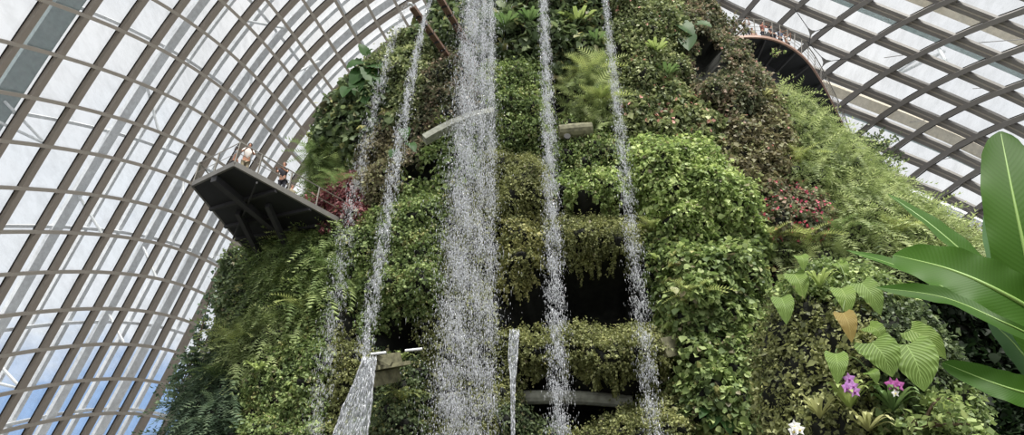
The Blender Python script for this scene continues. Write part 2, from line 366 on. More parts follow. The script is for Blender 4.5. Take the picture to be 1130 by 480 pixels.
# ------------------------------------------------------------------ planted mountain: patches drawn as regions of its surface
def noise(P, s, seed=0, octv=3):
    r = np.random.default_rng(100 + seed); out = 0; amp = 1; tot = 0
    for o in range(octv):
        for k in range(5):
            d = nrm(r.normal(size=3)); out = out + amp * np.sin((P @ d) * (2 * math.pi / s) * (0.7 + 0.6 * r.random()) + r.random() * 6.28) / 5 ** .5
        tot += amp; s /= 2.1; amp *= 0.55
    return out / tot
def sdist(px, py, poly):
    p = np.asarray(poly, float); q = np.roll(p, -1, 0); X = px[:, None]; Y = py[:, None]
    e = q - p; wx = X - p[:, 0]; wy = Y - p[:, 1]
    t = np.clip((wx * e[:, 0] + wy * e[:, 1]) / ((e ** 2).sum(1) + 1e-9), 0, 1)
    d = np.sqrt(((wx - t * e[:, 0]) ** 2 + (wy - t * e[:, 1]) ** 2).min(1))
    c = ((p[:, 1] > Y) != (q[:, 1] > Y)) & (X < p[:, 0] + (Y - p[:, 1]) * e[:, 0] / np.where(e[:, 1] == 0, 1e-9, e[:, 1]))
    return np.where(c.sum(1) % 2 == 1, d, -d)

DKG = ((40, 58, 34), (72, 96, 52), (112, 136, 78)); GRN = ((56, 82, 38), (98, 128, 56), (150, 176, 90)); BRT = ((74, 104, 42), (122, 154, 68), (182, 204, 116))
OLV = ((66, 78, 36), (108, 120, 56), (152, 162, 88)); YEL = ((76, 88, 40), (122, 130, 60), (172, 174, 94)); RED = ((54, 66, 44), (92, 104, 66), (150, 124, 104))
MAR = ((74, 34, 40), (124, 60, 66), (158, 92, 92)); LIM = ((76, 100, 48), (122, 146, 76), (170, 190, 116)); BLU = ((40, 64, 46), (66, 96, 66), (106, 136, 92))
MIX = ((54, 72, 38), (98, 118, 62), (160, 174, 108)); BRN = ((66, 68, 44), (112, 106, 72), (142, 154, 96)); SHADE_DK = ((14, 24, 14), (24, 38, 20), (38, 54, 30)); PNK = (205, 88, 120); ROSE = (214, 150, 140)
# name, label, category, polygon, style, leaf size, density per m2, palette, bulge, flowers(colour, n, size)
PATCH = [
('fern_bank', 'dark feathery ferns spilling down the foot of the slope against the glass', 'fern', [(140,500),(165,440),(212,385),(250,392),(262,430),(262,500)], 'feather', .95, 22, BLU, .4, None),
('shrub', 'dark small-leaved shrub hanging just under the tip of the pointed walkway', 'shrub', [(205,390),(226,330),(234,285),(262,262),(285,285),(275,340),(250,392)], 'leaf', .17, 330, DKG, .4, None),
('fern_bank', 'mid green ferns draped directly below the pointed walkway', 'fern', [(285,255),(385,268),(392,335),(330,345),(275,345),(290,300)], 'feather', .95, 26, GRN, .5, None),
('fern_bank', 'yellow green fern clump midway down the slope below the walkway', 'fern', [(250,392),(275,345),(330,345),(325,375),(285,400),(262,430)], 'feather', .95, 26, LIM, .4, None),
('shrub', 'mottled yellow and brown leafy shrub low on the slope beside the fern bank', 'shrub', [(265,430),(325,375),(365,350),(372,430),(368,500),(262,500)], 'leaf', .14, 520, GRN, .5, None),
('creeper', 'small-leaved green creeper behind the faint mist stream', 'climbing plant', [(365,350),(392,335),(400,380),(400,430),(372,500),(368,430)], 'leaf', .11, 620, OLV, .2, None),
('creeper', 'fresh green creeper between the thin stream and the walkway end', 'climbing plant', [(385,268),(395,240),(425,228),(420,300),(414,370),(395,335)], 'leaf', .14, 520, GRN, .4, None),
('vine_mat', 'rounded green vine mound beside the broad waterfall above the dark niche', 'climbing plant', [(425,225),(490,205),(492,330),(470,352),(440,345),(416,310)], 'leaf', .13, 700, GRN, 1.0, None),
('shrub', 'broad-leaved dark green shrub crowning the slope above the walkway', 'shrub', [(322,175),(345,132),(395,72),(430,95),(418,140),(395,165),(345,165)], 'big', .33, 110, DKG, .5, None),
('fern_bank', 'leafy fern clump behind the walkway handrail', 'fern', [(328,165),(392,160),(396,190),(368,200),(335,205)], 'frond', .9, 12, GRN, .4, None),
('maroon_shrub', 'maroon leaved shrub beside the inner end of the walkway', 'shrub', [(366,195),(396,188),(408,235),(388,250),(362,222)], 'leaf', .16, 420, MAR, .5, None),
('shrub', 'olive brown shrub behind the faint mist stream above the maroon bush', 'shrub', [(395,165),(418,140),(445,130),(450,195),(425,228),(408,235),(396,190)], 'leaf', .16, 420, BRN, .3, None),
('shrub', 'green shrub under the lower end of the brown water spout', 'shrub', [(430,95),(395,72),(445,50),(478,55),(470,130),(440,132)], 'leaf', .2, 300, MIX, .5, None),
('shrub', 'reddish brown foliage beside the top of the broad waterfall', 'shrub', [(450,190),(458,120),(478,60),(520,50),(530,130),(480,150)], 'leaf', .17, 380, RED, .3, None),
('shrub', 'dark leafy crown at the very top where the broad waterfall starts', 'shrub', [(475,60),(480,-10),(500,-60),(560,-60),(560,30),(520,55)], 'big', .3, 120, DKG, .3, None),
('shrub', 'light green leafy clump below the curved concrete rim', 'shrub', [(450,190),(480,152),(530,135),(525,200),(490,208),(440,218)], 'leaf', .22, 280, GRN, .5, None),
('vine_mat', 'olive moss and creeper wall behind the broad waterfall', 'climbing plant', [(490,208),(545,195),(552,330),(548,500),(470,500),(472,360),(492,330)], 'leaf', .1, 600, OLV, .1, None),
('creeper', 'dark small-leaved creeper under the tilted concrete planter', 'climbing plant', [(412,425),(470,395),(472,500),(395,500)], 'leaf', .12, 560, DKG, .6, None),
('shrub', 'dark large-leaved plants high between the two tallest streams', 'shrub', [(545,-60),(605,-60),(600,65),(545,75)], 'big', .42, 70, DKG, .2, None),
('vine_mat', 'bright green vine cushion high between the broad and narrow falls', 'climbing plant', [(538,75),(600,65),(606,130),(598,172),(545,165)], 'leaf', .13, 800, GRN, .9, None),
('vine_mat', 'olive clipped-looking cushion below the bright green vine cushion', 'climbing plant', [(545,168),(598,174),(606,232),(580,243),(545,236)], 'leaf', .09, 1100, OLV, 1.0, None),
('vine_mat', 'yellowish trailing clump hanging over the edge of the black hollow', 'climbing plant', [(552,245),(592,240),(598,276),(574,318),(552,306)], 'leaf', .11, 900, YEL, 1.0, None),
('creeper', 'narrow olive creeper column behind the small water chute', 'climbing plant', [(545,360),(575,365),(578,405),(572,440),(560,500),(540,500)], 'leaf', .09, 900, OLV, .5, None),
('shrub', 'dark undergrowth around the tufted rosettes near the top', 'shrub', [(600,-60),(665,-60),(672,60),(636,68),(615,90),(604,60)], 'big', .34, 90, DKG, .2, None),
('fern_bank', 'pale hanging fern fronds above the small concrete drum', 'fern', [(628,72),(672,60),(686,140),(645,132),(626,112)], 'frond', .9, 16, LIM, .4, None),
('creeper', 'sparse green creeper around the small concrete drum', 'climbing plant', [(606,132),(655,155),(700,150),(690,188),(640,190),(612,195)], 'leaf', .13, 500, GRN, .2, None),
('vine_mat', 'light green vine cushion just above the olive overhang', 'climbing plant', [(616,205),(640,190),(690,190),(697,234),(640,236),(616,228)], 'leaf', .15, 600, BRT, .9, None),
('vine_mat', 'olive green overhanging cushion above the largest black hollow', 'climbing plant', [(614,244),(700,243),(714,262),(706,284),(660,292),(618,276)], 'leaf', .09, 1300, OLV, 1.3, None),
('vine_mat', 'long olive vine ledge between the two black hollows', 'climbing plant', [(560,374),(600,370),(735,366),(742,380),(728,412),(690,416),(640,404),(575,394)], 'leaf', .1, 1200, OLV, 1.3, None),
('vine_mat', 'rising olive mound below the lower black hollow', 'climbing plant', [(646,486),(704,446),(764,428),(770,500),(640,500)], 'leaf', .1, 1100, OLV, 1.2, None),
('creeper', 'dark creeper corner under the pale concrete beam', 'climbing plant', [(545,440),(590,452),(625,500),(540,500)], 'leaf', .1, 800, DKG, .5, None),
('shrub', 'mixed small-leaved shrub with rosy tips at the top beside the thin stream', 'shrub', [(665,-60),(740,-60),(760,30),(742,90),(690,118),(672,55)], 'leaf', .17, 480, MIX, .5, (ROSE, 60, .17)),
('shrub', 'reddish brown shrub on the crest below the curved walkway', 'shrub', [(740,-60),(785,-20),(850,75),(835,130),(800,142),(760,100),(755,30)], 'leaf', .2, 380, RED, .6, (ROSE, 50, .16)),
('shrub', 'mixed green shrub with pale pink flower heads midway up', 'shrub', [(688,112),(742,90),(765,100),(800,142),(790,165),(760,160),(696,152)], 'leaf', .24, 300, MIX, .4, (ROSE, 110, .2)),
('vine_mat', 'large bright green vine mound in the middle of the slope', 'climbing plant', [(692,152),(780,158),(830,212),(838,265),(780,272),(722,256),(702,226)], 'leaf', .19, 600, BRT, 1.4, None),
('shrub', 'brown green shrub between the vine mound and the lime ferns', 'shrub', [(795,142),(850,95),(872,140),(865,200),(838,215),(795,170)], 'leaf', .2, 400, BRN, .3, (ROSE, 40, .12)),
('fern_bank', 'lime green feathery slope running down from the curved walkway', 'fern', [(850,72),(905,120),(942,150),(990,200),(950,228),(890,212),(868,150)], 'feather', .8, 28, LIM, .4, None),
('flowering_shrub', 'dark shrub dotted with crimson pink flowers in the middle of the far slope', 'shrub', [(845,205),(905,205),(932,240),(905,262),(850,258)], 'leaf', .17, 420, RED, .5, ((222, 80, 116), 360, .12)),
('fern_bank', 'pale ferns on the lowest crest behind the giant paddle leaves', 'fern', [(905,218),(985,200),(1085,268),(1130,300),(1040,310),(935,285),(915,262)], 'feather', .95, 26, LIM, .4, None),
('vine_mat', 'broad-leaved climber wall filling the lower slope', 'climbing plant', [(724,256),(780,272),(838,265),(842,300),(838,332),(895,375),(905,500),(765,500),(748,420),(738,350)], 'big', .21, 330, GRN, 1.3, None),
('fern_bank', 'light fern strip above the small dark cavity', 'fern', [(838,262),(935,268),(960,300),(890,304),(860,285)], 'frond', .8, 16, LIM, .4, None),
('flowering_shrub', 'dark rosy shrub hanging beside the small dark cavity', 'shrub', [(868,290),(895,304),(900,360),(885,370),(868,335)], 'leaf', .14, 450, MAR, .2, (ROSE, 60, .1)),
('creeper', 'dark green creeper strip beside the lower thin stream', 'climbing plant', [(702,248),(722,256),(738,350),(748,420),(738,395),(716,330)], 'leaf', .13, 600, GRN, .4, None),
('shrub', 'foliage coloured dark for shade behind the orchids and large ribbed leaves', 'shrub', [(895,304),(1130,300),(1250,500),(905,500),(898,375)], 'big', .3, 110, SHADE_DK, -.6, None),  # leaf palette darkened to carry the shade under the paddle leaves
]
RECESS = [([(550,334),(558,324),(578,318),(600,284),(640,294),(706,288),(720,315),(726,358),(650,362),(552,368)], 4.0),
 ([(576,404),(640,414),(690,426),(728,420),(745,400),(754,424),(704,440),(644,482),(590,462),(573,432)], 3.5),
 ([(418,362),(440,348),(466,352),(462,392),(432,398),(414,392)], 2.5),
 ([(606,196),(618,200),(618,230),(690,237),(698,246),(640,247),(608,242)], 1.6), ([(606,88),(626,92),(626,132),(608,135)], 1.3),
 ([(830,288),(850,285),(868,302),(868,328),(842,332)], 2.2), ([(450,184),(488,178),(488,200),(445,206)], .9), ([(762,45),(790,55),(785,100),(765,85)], .8),
 ([(732,392),(748,392),(752,424),(738,428)], 2.0), ([(380,340),(396,330),(400,382),(382,388)], 1.0), ([(546,255),(555,258),(555,335),(546,345)], 1.2),
 ([(655,235),(700,232),(700,246),(655,246)], 1.5), ([(672,60),(690,62),(692,84),(676,84)], .9)]

sl_px = [(120,520),(165,478),(183,435),(211,388),(226,335),(234,290),(262,268),(330,215),(325,182),(345,135),(372,102),(396,76),(440,52),(466,20),(480,-20),(500,-90)]
sr_px = [(1500,520),(1300,420),(1140,305),(1084,272),(1010,225),(985,195),(928,146),(892,124),(850,96),(820,62),(798,30),(782,-5),(765,-40),(740,-90)]
YT = 30.3
def prof(pts):
    P = np.array([at_y(x, y, YT) for x, y in pts]); o = np.argsort(P[:, 2]); return P[o, 2], P[o, 0]
zl, xl = prof(sl_px); zr, xr = prof(sr_px)
ZT = 42.0; zs = np.concatenate([np.linspace(0, 6.9, 14), np.arange(7.0, ZT + .01, 0.11)])
def semi(z): return np.interp(z, [0, 8, 20, 34, 42], [8.2, 7.4, 6.8, 6.0, 3.5])
phi = np.concatenate([np.linspace(-.12, math.pi + .12, 430), np.linspace(math.pi + .2, 2 * math.pi - .2, 36)])
def base_pt(ph, z):
    L_ = np.interp(z, zl, xl) + .45; R_ = np.interp(z, zr, xr) - .45; b = semi(z)
    cx = (L_ + R_) / 2; a = (R_ - L_) / 2 * np.sqrt(1 - (b / 32) ** 2)
    return np.stack([cx + a * np.cos(ph), 32 - b * np.sin(ph), z], -1)
PH, ZZ = np.meshgrid(phi, zs); B0 = base_pt(PH.ravel(), ZZ.ravel())
nx = np.stack([np.cos(PH.ravel()) * 0.6, -np.sin(PH.ravel()), np.full(PH.size, 0.12)], -1); NB = nrm(nx)
bx_, by_ = proj(B0); front = (np.sin(PH.ravel()) > -.1)
jx = bx_ + 10 * noise(B0, 2.0, 3, 3); jy = by_ + 9 * noise(B0, 1.7, 4, 3)
DN = 0.34 * noise(B0, 3.2, 1, 2) + 0.42 * noise(B0, 1.3, 2, 3)
rec = np.zeros(len(B0)); ft = np.where(front & (by_ < 620) & (B0[:, 2] > 5))[0]
jn = np.stack([jx - bx_, jy - by_], -1)[ft]; Bf = B0[ft]; Nf = NB[ft]; Df = np.zeros(len(ft)); tail = sstep(7.5, 5.0, Bf[:, 2])
for it in range(4):
    qx, qy = proj(Bf + Nf * np.maximum(Df, 0)[:, None])
    SD = np.stack([sdist(qx + jn[:, 0], qy + jn[:, 1], p[3]) for p in PATCH], 1); Dn = DN[ft].copy(); rf = np.zeros(len(ft))
    for k, p in enumerate(PATCH):
        if p[8]: Dn += p[8] * sstep(-2, 20, SD[:, k]) ** .8
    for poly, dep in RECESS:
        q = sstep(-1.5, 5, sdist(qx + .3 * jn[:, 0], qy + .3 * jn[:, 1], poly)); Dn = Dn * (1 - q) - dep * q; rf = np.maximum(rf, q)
    Df = Dn if it == 0 else (.5 * Df + .5 * Dn)
D = DN.copy(); D[ft] = Df; rec[ft] = rf
own = np.full(len(B0), -1); own[ft] = (SD + rng.normal(size=SD.shape) * 2.2).argmax(1)
V = B0 + NB * D[:, None]; nc = len(phi); nr = len(zs)
idx = np.arange(nr * nc).reshape(nr, nc); A_ = idx[:-1]; C_ = idx[1:]
Q = np.stack([A_, np.roll(A_, -1, 1), np.roll(C_, -1, 1), C_], -1).reshape(-1, 4)[:, ::-1]
cap = V[-nc:].mean(0) + (0, 0, .3); V2 = np.vstack([V, cap]); ci = len(V)
capf = np.stack([idx[-1], np.roll(idx[-1], -1), np.full(nc, ci)], -1)
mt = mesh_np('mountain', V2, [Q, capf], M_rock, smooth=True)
tag(mt, 'tall conical dark planter wall carrying all the climbing greenery', 'planted mountain', kind='structure')
hit_bvh = BVHTree.FromPolygons(V2.tolist(), Q.tolist() + capf.tolist())
def hit(px, py, back=0.0):
    r = nrm(ray(px, py)); h = hit_bvh.ray_cast(Vector(CAM), Vector(r))
    if h[0] is None: return at_y(px, py, 30.3), np.array([0, -1.0, 0])
    n = np.array(h[1]); n = n if n @ r < 0 else -n
    return np.array(h[0]) + n * -back, n

# ------------------------------------------------------------------ leaves
def tmpl_leaf():
    return np.array([(0, 0, 0), (.34, .42, .07), (0, 1, -.08), (-.34, .42, .07)]), np.array([(0, 1, 2), (0, 2, 3)])
def tmpl_big():
    V = [(0, 0, 0), (.3, .12, .05), (.42, .38, .08), (.26, .72, .03), (0, 1, -.14), (-.26, .72, .03), (-.42, .38, .08), (-.3, .12, .05), (0, .4, -.02)]
    return np.array(V), np.array([(8, i, i + 1) for i in range(0, 7)] + [(8, 7, 0)])
def tmpl_frond(n=14, wid=.26, droop=.55, nar=.5):
    V = []; F = []; t = np.linspace(0, 1, n + 1)
    C = np.stack([0 * t, t * (1 - .12 * t), -droop * t ** 2 + .12 * np.sin(t * 3)], -1)
    for i in range(n):
        tt = t[i]; w_ = wid * math.sin(math.pi * min(1, .12 + tt * .88)) ** .7; k = len(V)
        V += [C[i], C[i + 1]]; m = C[i] * .5 + C[i + 1] * .5
        V += [m + (w_, .07, -.25 * w_), m + (-w_, .07, -.25 * w_), C[i] * (1 - nar) + C[i + 1] * nar]
        F += [(k, k + 2, k + 4), (k, k + 4, k + 3), (k, k + 4, k + 1)]
    return np.array(V), np.array(F)
TL, TBG, TFR, TFE = tmpl_leaf(), tmpl_big(), tmpl_frond(), tmpl_frond(11, .17, .85, .45)
def place(T, P, Y, Z, S, Wd=1.0):
    """instances of template T: base P, direction Y, face normal hint Z, size S"""
    Y = nrm(Y); X = nrm(np.cross(Y, Z)); Z = np.cross(X, Y); V, F = T; n = len(P)
    W = P[:, None] + S[:, None, None] * (V[None, :, 0:1] * Wd * X[:, None] + V[None, :, 1:2] * Y[:, None] + V[None, :, 2:3] * Z[:, None])
    return W.reshape(-1, 3), (F[None] + (np.arange(n) * len(V))[:, None, None]).reshape(-1, F.shape[1])
tri = np.concatenate([Q[:, [0, 1, 2]], Q[:, [0, 2, 3]]]); tv = V[tri]
cr_ = np.cross(tv[:, 1] - tv[:, 0], tv[:, 2] - tv[:, 0]); tarea = np.linalg.norm(cr_, axis=1) / 2; tn = nrm(cr_)
if (tn[:, 1] * tarea)[tv[:, :, 1].mean(1) < 28].sum() > 0: tn = -tn
tc_ = tv.mean(1); tpx, tpy = proj(tc_); trec = rec[tri].max(1); town = own[tri[:, 0]]
view = nrm(tc_ - CAM); facing = (tn * view).sum(1)
keep = (trec < .3) & (town >= 0) & (facing < .45) & (tpx > -60) & (tpx < 1190) & (tpy > -45) & (tpy < 525)
def rand_dir(n): return nrm(rng.normal(size=(n, 3)))
def sample(mask, dens):
    ii = np.where(mask)[0]; a = tarea[ii]; n = int(a.sum() * dens)
    if n < 1: return np.zeros((0, 3)), np.zeros((0, 3))
    f = rng.choice(ii, n, p=a / a.sum()); u, v = rng.random(n), rng.random(n); s_ = u + v > 1; u[s_] = 1 - u[s_]; v[s_] = 1 - v[s_]
    t = tv[f]; return t[:, 0] + u[:, None] * (t[:, 1] - t[:, 0]) + v[:, None] * (t[:, 2] - t[:, 0]), tn[f]
UPV = np.array([0, 0, 1.0]); DEN = 0.86
for k, (nm, lb, cat, poly, style, size, dens, pal, bul, flo) in enumerate(PATCH):
    P, Nn = sample(keep & (town == k), dens * DEN); n = len(P)
    if n == 0: print('EMPTY PATCH', lb); continue
    o0 = P.mean(0); rough = .5 + .5 * noise(P, .8, 20 + k, 2)
    tint = np.clip(.5 + .28 * rng.normal(size=n), 0, 1)
    S = size * np.exp(.25 * rng.normal(size=n))
    if style in ('leaf', 'big'):
        lift = (np.abs(rng.normal(size=n)) * .12 + .20 * rough * (1 if style == 'leaf' else 1.6))
        # stray sprigs reach further out
        st = rng.random(n) < .05; lift[st] += rng.random(st.sum()) * .35
        P = P + Nn * lift[:, None] + rand_dir(n) * .04
        Z = nrm(Nn * .8 + UPV * .6 + rand_dir(n) * .8); Y = nrm(-UPV * .75 + Nn * .25 + rand_dir(n) * .8)
        W, F = place(TL if style == 'leaf' else TBG, P, Y, Z, S, 1.15); nv = 4 if style == 'leaf' else 9
        # other species growing through: a minority of the leaves, in clumps, and some dry ones
        sp = noise(P, .9, 200 + k, 2) + .5 * rng.normal(size=n); mi = np.where(sp > 1.15, 1, 0); mi[rng.random(n) < .045] = 2; mi = np.repeat(mi, 2 if style == 'leaf' else 8)
    else:
        mi = None; T = TFR if style == 'frond' else TFE; hv = .2 if style == 'frond' else .1
        P = P + Nn * (rng.random(n) * .25)[:, None]; side = rand_dir(n)
        Y = nrm(Nn * .8 + UPV * (.45 if style == 'frond' else .15) + side * .75); Z = nrm(UPV + Nn * .3 + rand_dir(n) * .25)
        W, F = place(T, P, Y, Z, S, 1.0 + .2 * rng.random()); nv = len(T[0])
        # leaves filling the ground between fronds
        P2, N2 = sample(keep & (town == k), 170); n2 = len(P2); P2 = P2 + N2 * (rng.random(n2) * .18)[:, None]
        W2, F2 = place(TL, P2, nrm(-UPV * .6 + rand_dir(n2)), nrm(N2 + UPV * .4 + rand_dir(n2) * .6), .15 * np.exp(.25 * rng.normal(size=n2)), 1.0)
        F = np.vstack([F, F2 + len(W)]); W = np.vstack([W, W2]); tint = np.concatenate([np.repeat(tint, nv), np.repeat(rng.random(n2) * .5, 4)]); nv = 0
    if nv: tint = np.repeat(tint, nv)
    ob = mesh_np(nm, W, F, [leaf_mat(pal, .28, .58, False, pal == SHADE_DK), leaf_mat(YEL if pal in (DKG, GRN, OLV) else SHADE_DK if pal == SHADE_DK else MIX, .28), leaf_mat(SHADE_DK if pal == SHADE_DK else BRN, .2)], None, tint, origin=o0, midx=mi); tag(ob, lb, cat)
    if flo:
        col, cnt, fs = flo; P, Nn = sample(keep & (town == k), 1.0)
        ii = np.where(keep & (town == k))[0]; f = rng.choice(ii, min(cnt, len(ii)), p=tarea[ii] / tarea[ii].sum())
        P = tc_[f] + tn[f] * (.3 + .15 * rng.random(len(f)))[:, None]; Nn = tn[f]
        # five petals each
        VV = []; FF = []; c = 0
        for a in range(5):
            d = nrm(np.cross(Nn, rand_dir(len(P)))); d = nrm(d + Nn * .35); W, F = place(TL, P, d, Nn, np.full(len(P), fs * .6), 1.7); VV.append(W); FF.append(F + c); c += len(W)
        W = np.vstack(VV); F = np.vstack(FF); l_ = tuple(int(min(255, x * 1.12)) for x in col)
        fo = mesh_np('blossom', W, F, leaf_mat((col, col, l_), .3), ob, rng.random(len(W)), origin=(0, 0, 0)); fo.matrix_parent_inverse = Matrix.Translation(-Vector(o0)); tag(fo, kind='stuff')
# ------------------------------------------------------------------ falling water
TDROP = (np.array([(1, 0, 0), (0, 1, 0), (-1, 0, 0), (0, -1, 0), (0, 0, .4), (0, 0, -1.2)]), np.array([(0, 1, 4), (1, 2, 4), (2, 3, 4), (3, 0, 4), (1, 0, 5), (2, 1, 5), (3, 2, 5), (0, 3, 5)]))
def waterfall(name, lb, path, z0, z1, n, r=.016, ln=.13, mat=None, cols=0, bias=1.0, group=None, depth=.5):
    z = z0 + (z1 - z0) * rng.random(n) ** bias
    x, y, hw = path(z)
    if cols:
        cc = np.sort(rng.random(cols) * 2 - 1); k = rng.integers(0, cols, n); u = cc[k] + rng.normal(size=n) * (.10 + .05 * (z1 - z) / (z1 - z0))
        swp = rng.random(n) < .35; u[swp] = rng.normal(size=swp.sum()) * .62
    else:
        u = rng.normal(size=n) * .55
    # travelling pulses of denser water
    ph = np.sin(z * 5.1 + x * 3) + np.sin(z * 2.3 + u * 4 + 1.3) + np.sin(z * 11.7 + u * 6); kp = rng.random(n) < .55 + .22 * ph
    z, x, y, hw, u = z[kp], x[kp], y[kp], hw[kp], u[kp]; n = len(z)
    P = np.stack([x + u * hw, y + rng.normal(size=n) * hw * depth, z], -1)
    dx = (path(z + .5)[0] - path(z)[0]) / .5
    A = nrm(np.stack([dx, 0 * dx, 1 + 0 * dx], -1)); R = r * np.exp(.5 * rng.normal(size=n)); Lg = ln * np.exp(.55 * rng.normal(size=n))
    V, F = TDROP; X = np.tile(np.array([1., 0, 0]), (n, 1)); Yv = np.tile(np.array([0, 1., 0]), (n, 1))
    W = P[:, None] + V[None, :, 0:1] * (R[:, None] * X)[:, None] + V[None, :, 1:2] * (R[:, None] * Yv)[:, None] + V[None, :, 2:3] * (Lg[:, None] * A)[:, None]
    FF = (F[None] + (np.arange(n) * 6)[:, None, None]).reshape(-1, 3)
    x0, y0, _ = path(np.array([z0])); o = mesh_np(name, W.reshape(-1, 3), FF, mat or W_drop, None, None, smooth=True, origin=(x0[0], y0[0], z0))
    return tag(o, lb, 'waterfall', group)
def sweepx(xa, za, xb, zb, p=.5):
    return lambda z: xa + (xb - xa) * np.clip((za - z) / (za - zb), 0, 1) ** p
YW = 22.5
waterfall('waterfall', 'broad white waterfall curtain pouring from the summit, widest of the falls', lambda z: (-1.76 + 0 * z, YW + .3 + 0 * z, np.interp(z, [6, 20, 33], [1.1, .93, .72])), 4.0, 33.5, 120000, .006, .055, W_drop, 26, 1.0)
waterfall('waterfall', 'narrow straight stream falling past the black hollows, next to the broad curtain', lambda z: (1.6 + 0 * z, YW + 0 * z, np.interp(z, [6, 20, 33], [.40, .30, .17])), 4.0, 33.5, 34000, .006, .055, W_drop, 0)
waterfall('waterfall', 'thin stream falling in front of the bright vine mound', lambda z: (4.72 + 0 * z, YW + 0 * z, np.interp(z, [6, 20, 33], [.38, .27, .10])), 4.0, 33.5, 20000, .006, .055, W_drop, 0)
fx = sweepx(-3.98, 29.3, -5.2, 10.0, .55)
waterfall('waterfall', 'thin arcing stream that leaves a brown spout and lands above the concrete planter', lambda z: (fx(z), YW - .2 + 0 * z, np.interp(z, [10, 20, 29], [.26, .28, .09])), 10.2, 29.4, 16000, .006, .055, W_drop, 0)
gx = sweepx(-5.12, 29.0, -6.5, 16.0, .5)
waterfall('waterfall', 'faint misty stream dropping from the spout tip past the inner end of the walkway', lambda z: (gx(z), YW - .1 + 0 * z, np.interp(z, [6, 20, 29], [.38, .34, .12])), 4.0, 29.0, 13000, .0055, .05, W_thin, 0)
# ribbon sheets of water under the planter and the little chute
def sheet(name, lb, pts, mat, y0, streak=900):
    L_ = np.array([at_y(a, c, y0 - .02 * i) for i, (a, b, c) in enumerate(pts)]); R_ = np.array([at_y(b, c, y0 - .02 * i) for i, (a, b, c) in enumerate(pts)])
    n = streak; t = rng.random(n) * (len(pts) - 1.001); i = t.astype(int); f = (t - i)[:, None]; u = rng.random(n)[:, None]; u = np.where(rng.random((n, 1)) < .35, np.round(u), u)
    A = L_[i] * (1 - f) + L_[i + 1] * f; B = R_[i] * (1 - f) + R_[i + 1] * f; P = A * (1 - u) + B * u; P[:, 1] += rng.normal(size=n) * .06
    dr = nrm((L_[i + 1] - L_[i]) * (1 - u) + (R_[i + 1] - R_[i]) * u); V, F = TDROP; R0 = .012 * np.exp(.4 * rng.normal(size=n)); Lg = .16 * np.exp(.5 * rng.normal(size=n))
    X = np.array([1., 0, 0]); Y = np.array([0, 1., 0])
    W = P[:, None] + V[None, :, 0:1] * R0[:, None, None] * X + V[None, :, 1:2] * R0[:, None, None] * Y + V[None, :, 2:3] * (Lg[:, None] * -dr)[:, None]
    o = mesh_np(name, W.reshape(-1, 3), (F[None] + (np.arange(n) * 6)[:, None, None]).reshape(-1, 3), W_drop, None, smooth=True, origin=P.mean(0))
    m = 9; G = []; 
    for i in range(len(pts)):
        for k in range(m): G.append(L_[i] * (1 - k / (m - 1)) + R_[i] * k / (m - 1) + np.array([0, .04 * math.sin(k * 2.1 + i), 0]))
    nr_ = len(pts); Qd = [[i * m + k, i * m + k + 1, (i + 1) * m + k + 1, (i + 1) * m + k] for i in range(nr_ - 1) for k in range(m - 1)]
    s_ = mesh_np('water_sheet', np.array(G) - P.mean(0), np.array(Qd), mat, o, smooth=True)
    return tag(o, lb, 'waterfall')
W_sheet = water_mat('water_film', 0.72, (.8, .86, .9, 1), .5)
sheet('water_chute', 'wide glassy ribbon of water sliding off the tilted concrete planter', [(401, 415, 394), (396, 413, 410), (388, 411, 430), (378, 409, 452), (370, 406, 475), (360, 402, 510)], W_sheet, 21.9, 1300)
sheet('water_chute', 'small bright water chute splitting into two threads below the vine ledge', [(563, 573, 364), (562, 572, 376), (561, 571, 395), (563, 569, 415), (564, 568, 445), (564, 568, 500)], W_sheet, 22.6, 420)

# ------------------------------------------------------------------ spouts above the two arcing streams
def spout(lb, a, b, z):
    A = at_z(a[0], a[1], z); B = at_z(b[0], b[1], z); B = A + (B - A) * 1.5; m = MB(); d = nrm(B - A); s_ = nrm(np.cross(d, UPV)); o = empty('water_spout', A); tag(o, lb, 'water spout')
    A0 = A - A; B0_ = B - A
    m.beam(A0, B0_, .28, .04); m.build('channel_base', M_spout, o)
    for sg in (-1, 1):
        m = MB(); m.beam(A0 + s_ * sg * .14, B0_ + s_ * sg * .14, .04, .2); m.build('channel_side', M_spout, o)
    for k in range(1, 6):
        m = MB(); m.beam(A0 + d * k * .62 - s_ * .17, A0 + d * k * .62 + s_ * .17, .05, .24); m.build('bracket', M_dark2, o)
    m = MB(); m.tube([A0 + d * .1 + UPV * .1, A0 + UPV * .12 - d * .15, A0 - d * .35 - UPV * .1], .07, 8); m.build('lip', M_white, o)
spout('brown steel water spout whose tip feeds the faint misty stream', (455, 8), (490, 57), 29.0)
spout('brown steel water spout closest to the broad fall, feeding the thin arcing stream', (478, -14), (508, 36), 29.6)

# ------------------------------------------------------------------ concrete pieces of the planter wall
def conc(name, lb, build, mat=M_conc, cat='planter'):
    m = MB(); build(m); c = np.concatenate(m.V).mean(0); return tag(m.build(name, mat, origin=c), lb, cat)
def rimb(m):
    P = []
    for x, y in ((468, 152), (482, 144), (500, 135), (520, 127), (545, 122)): P.append(at_y(x, y, 24.7))
    P = np.array(P); m.sweep(P, np.tile([0, 1., 0], (len(P), 1)), .32, .5, -.1)
conc('planter_rim', 'curved pale concrete rim crossing behind the upper part of the broad waterfall', rimb)
def logb(m):
    P = np.linspace(at_y(572, 439, 25.8), at_y(697, 444, 25.8), 9); P[:, 2] += .1 * np.sin(np.linspace(0, 3.1, 9)); m.tube(P, [.27] * 9, 12)
conc('concrete_beam', 'rounded pale concrete beam spanning the lower black hollow', logb, cat='beam')
def drumb(m):
    a = at_y(617, 146, 24.6); b = at_y(653, 143, 24.6); m.tube(np.linspace(a, b, 4), [.36, .38, .38, .36], 14)
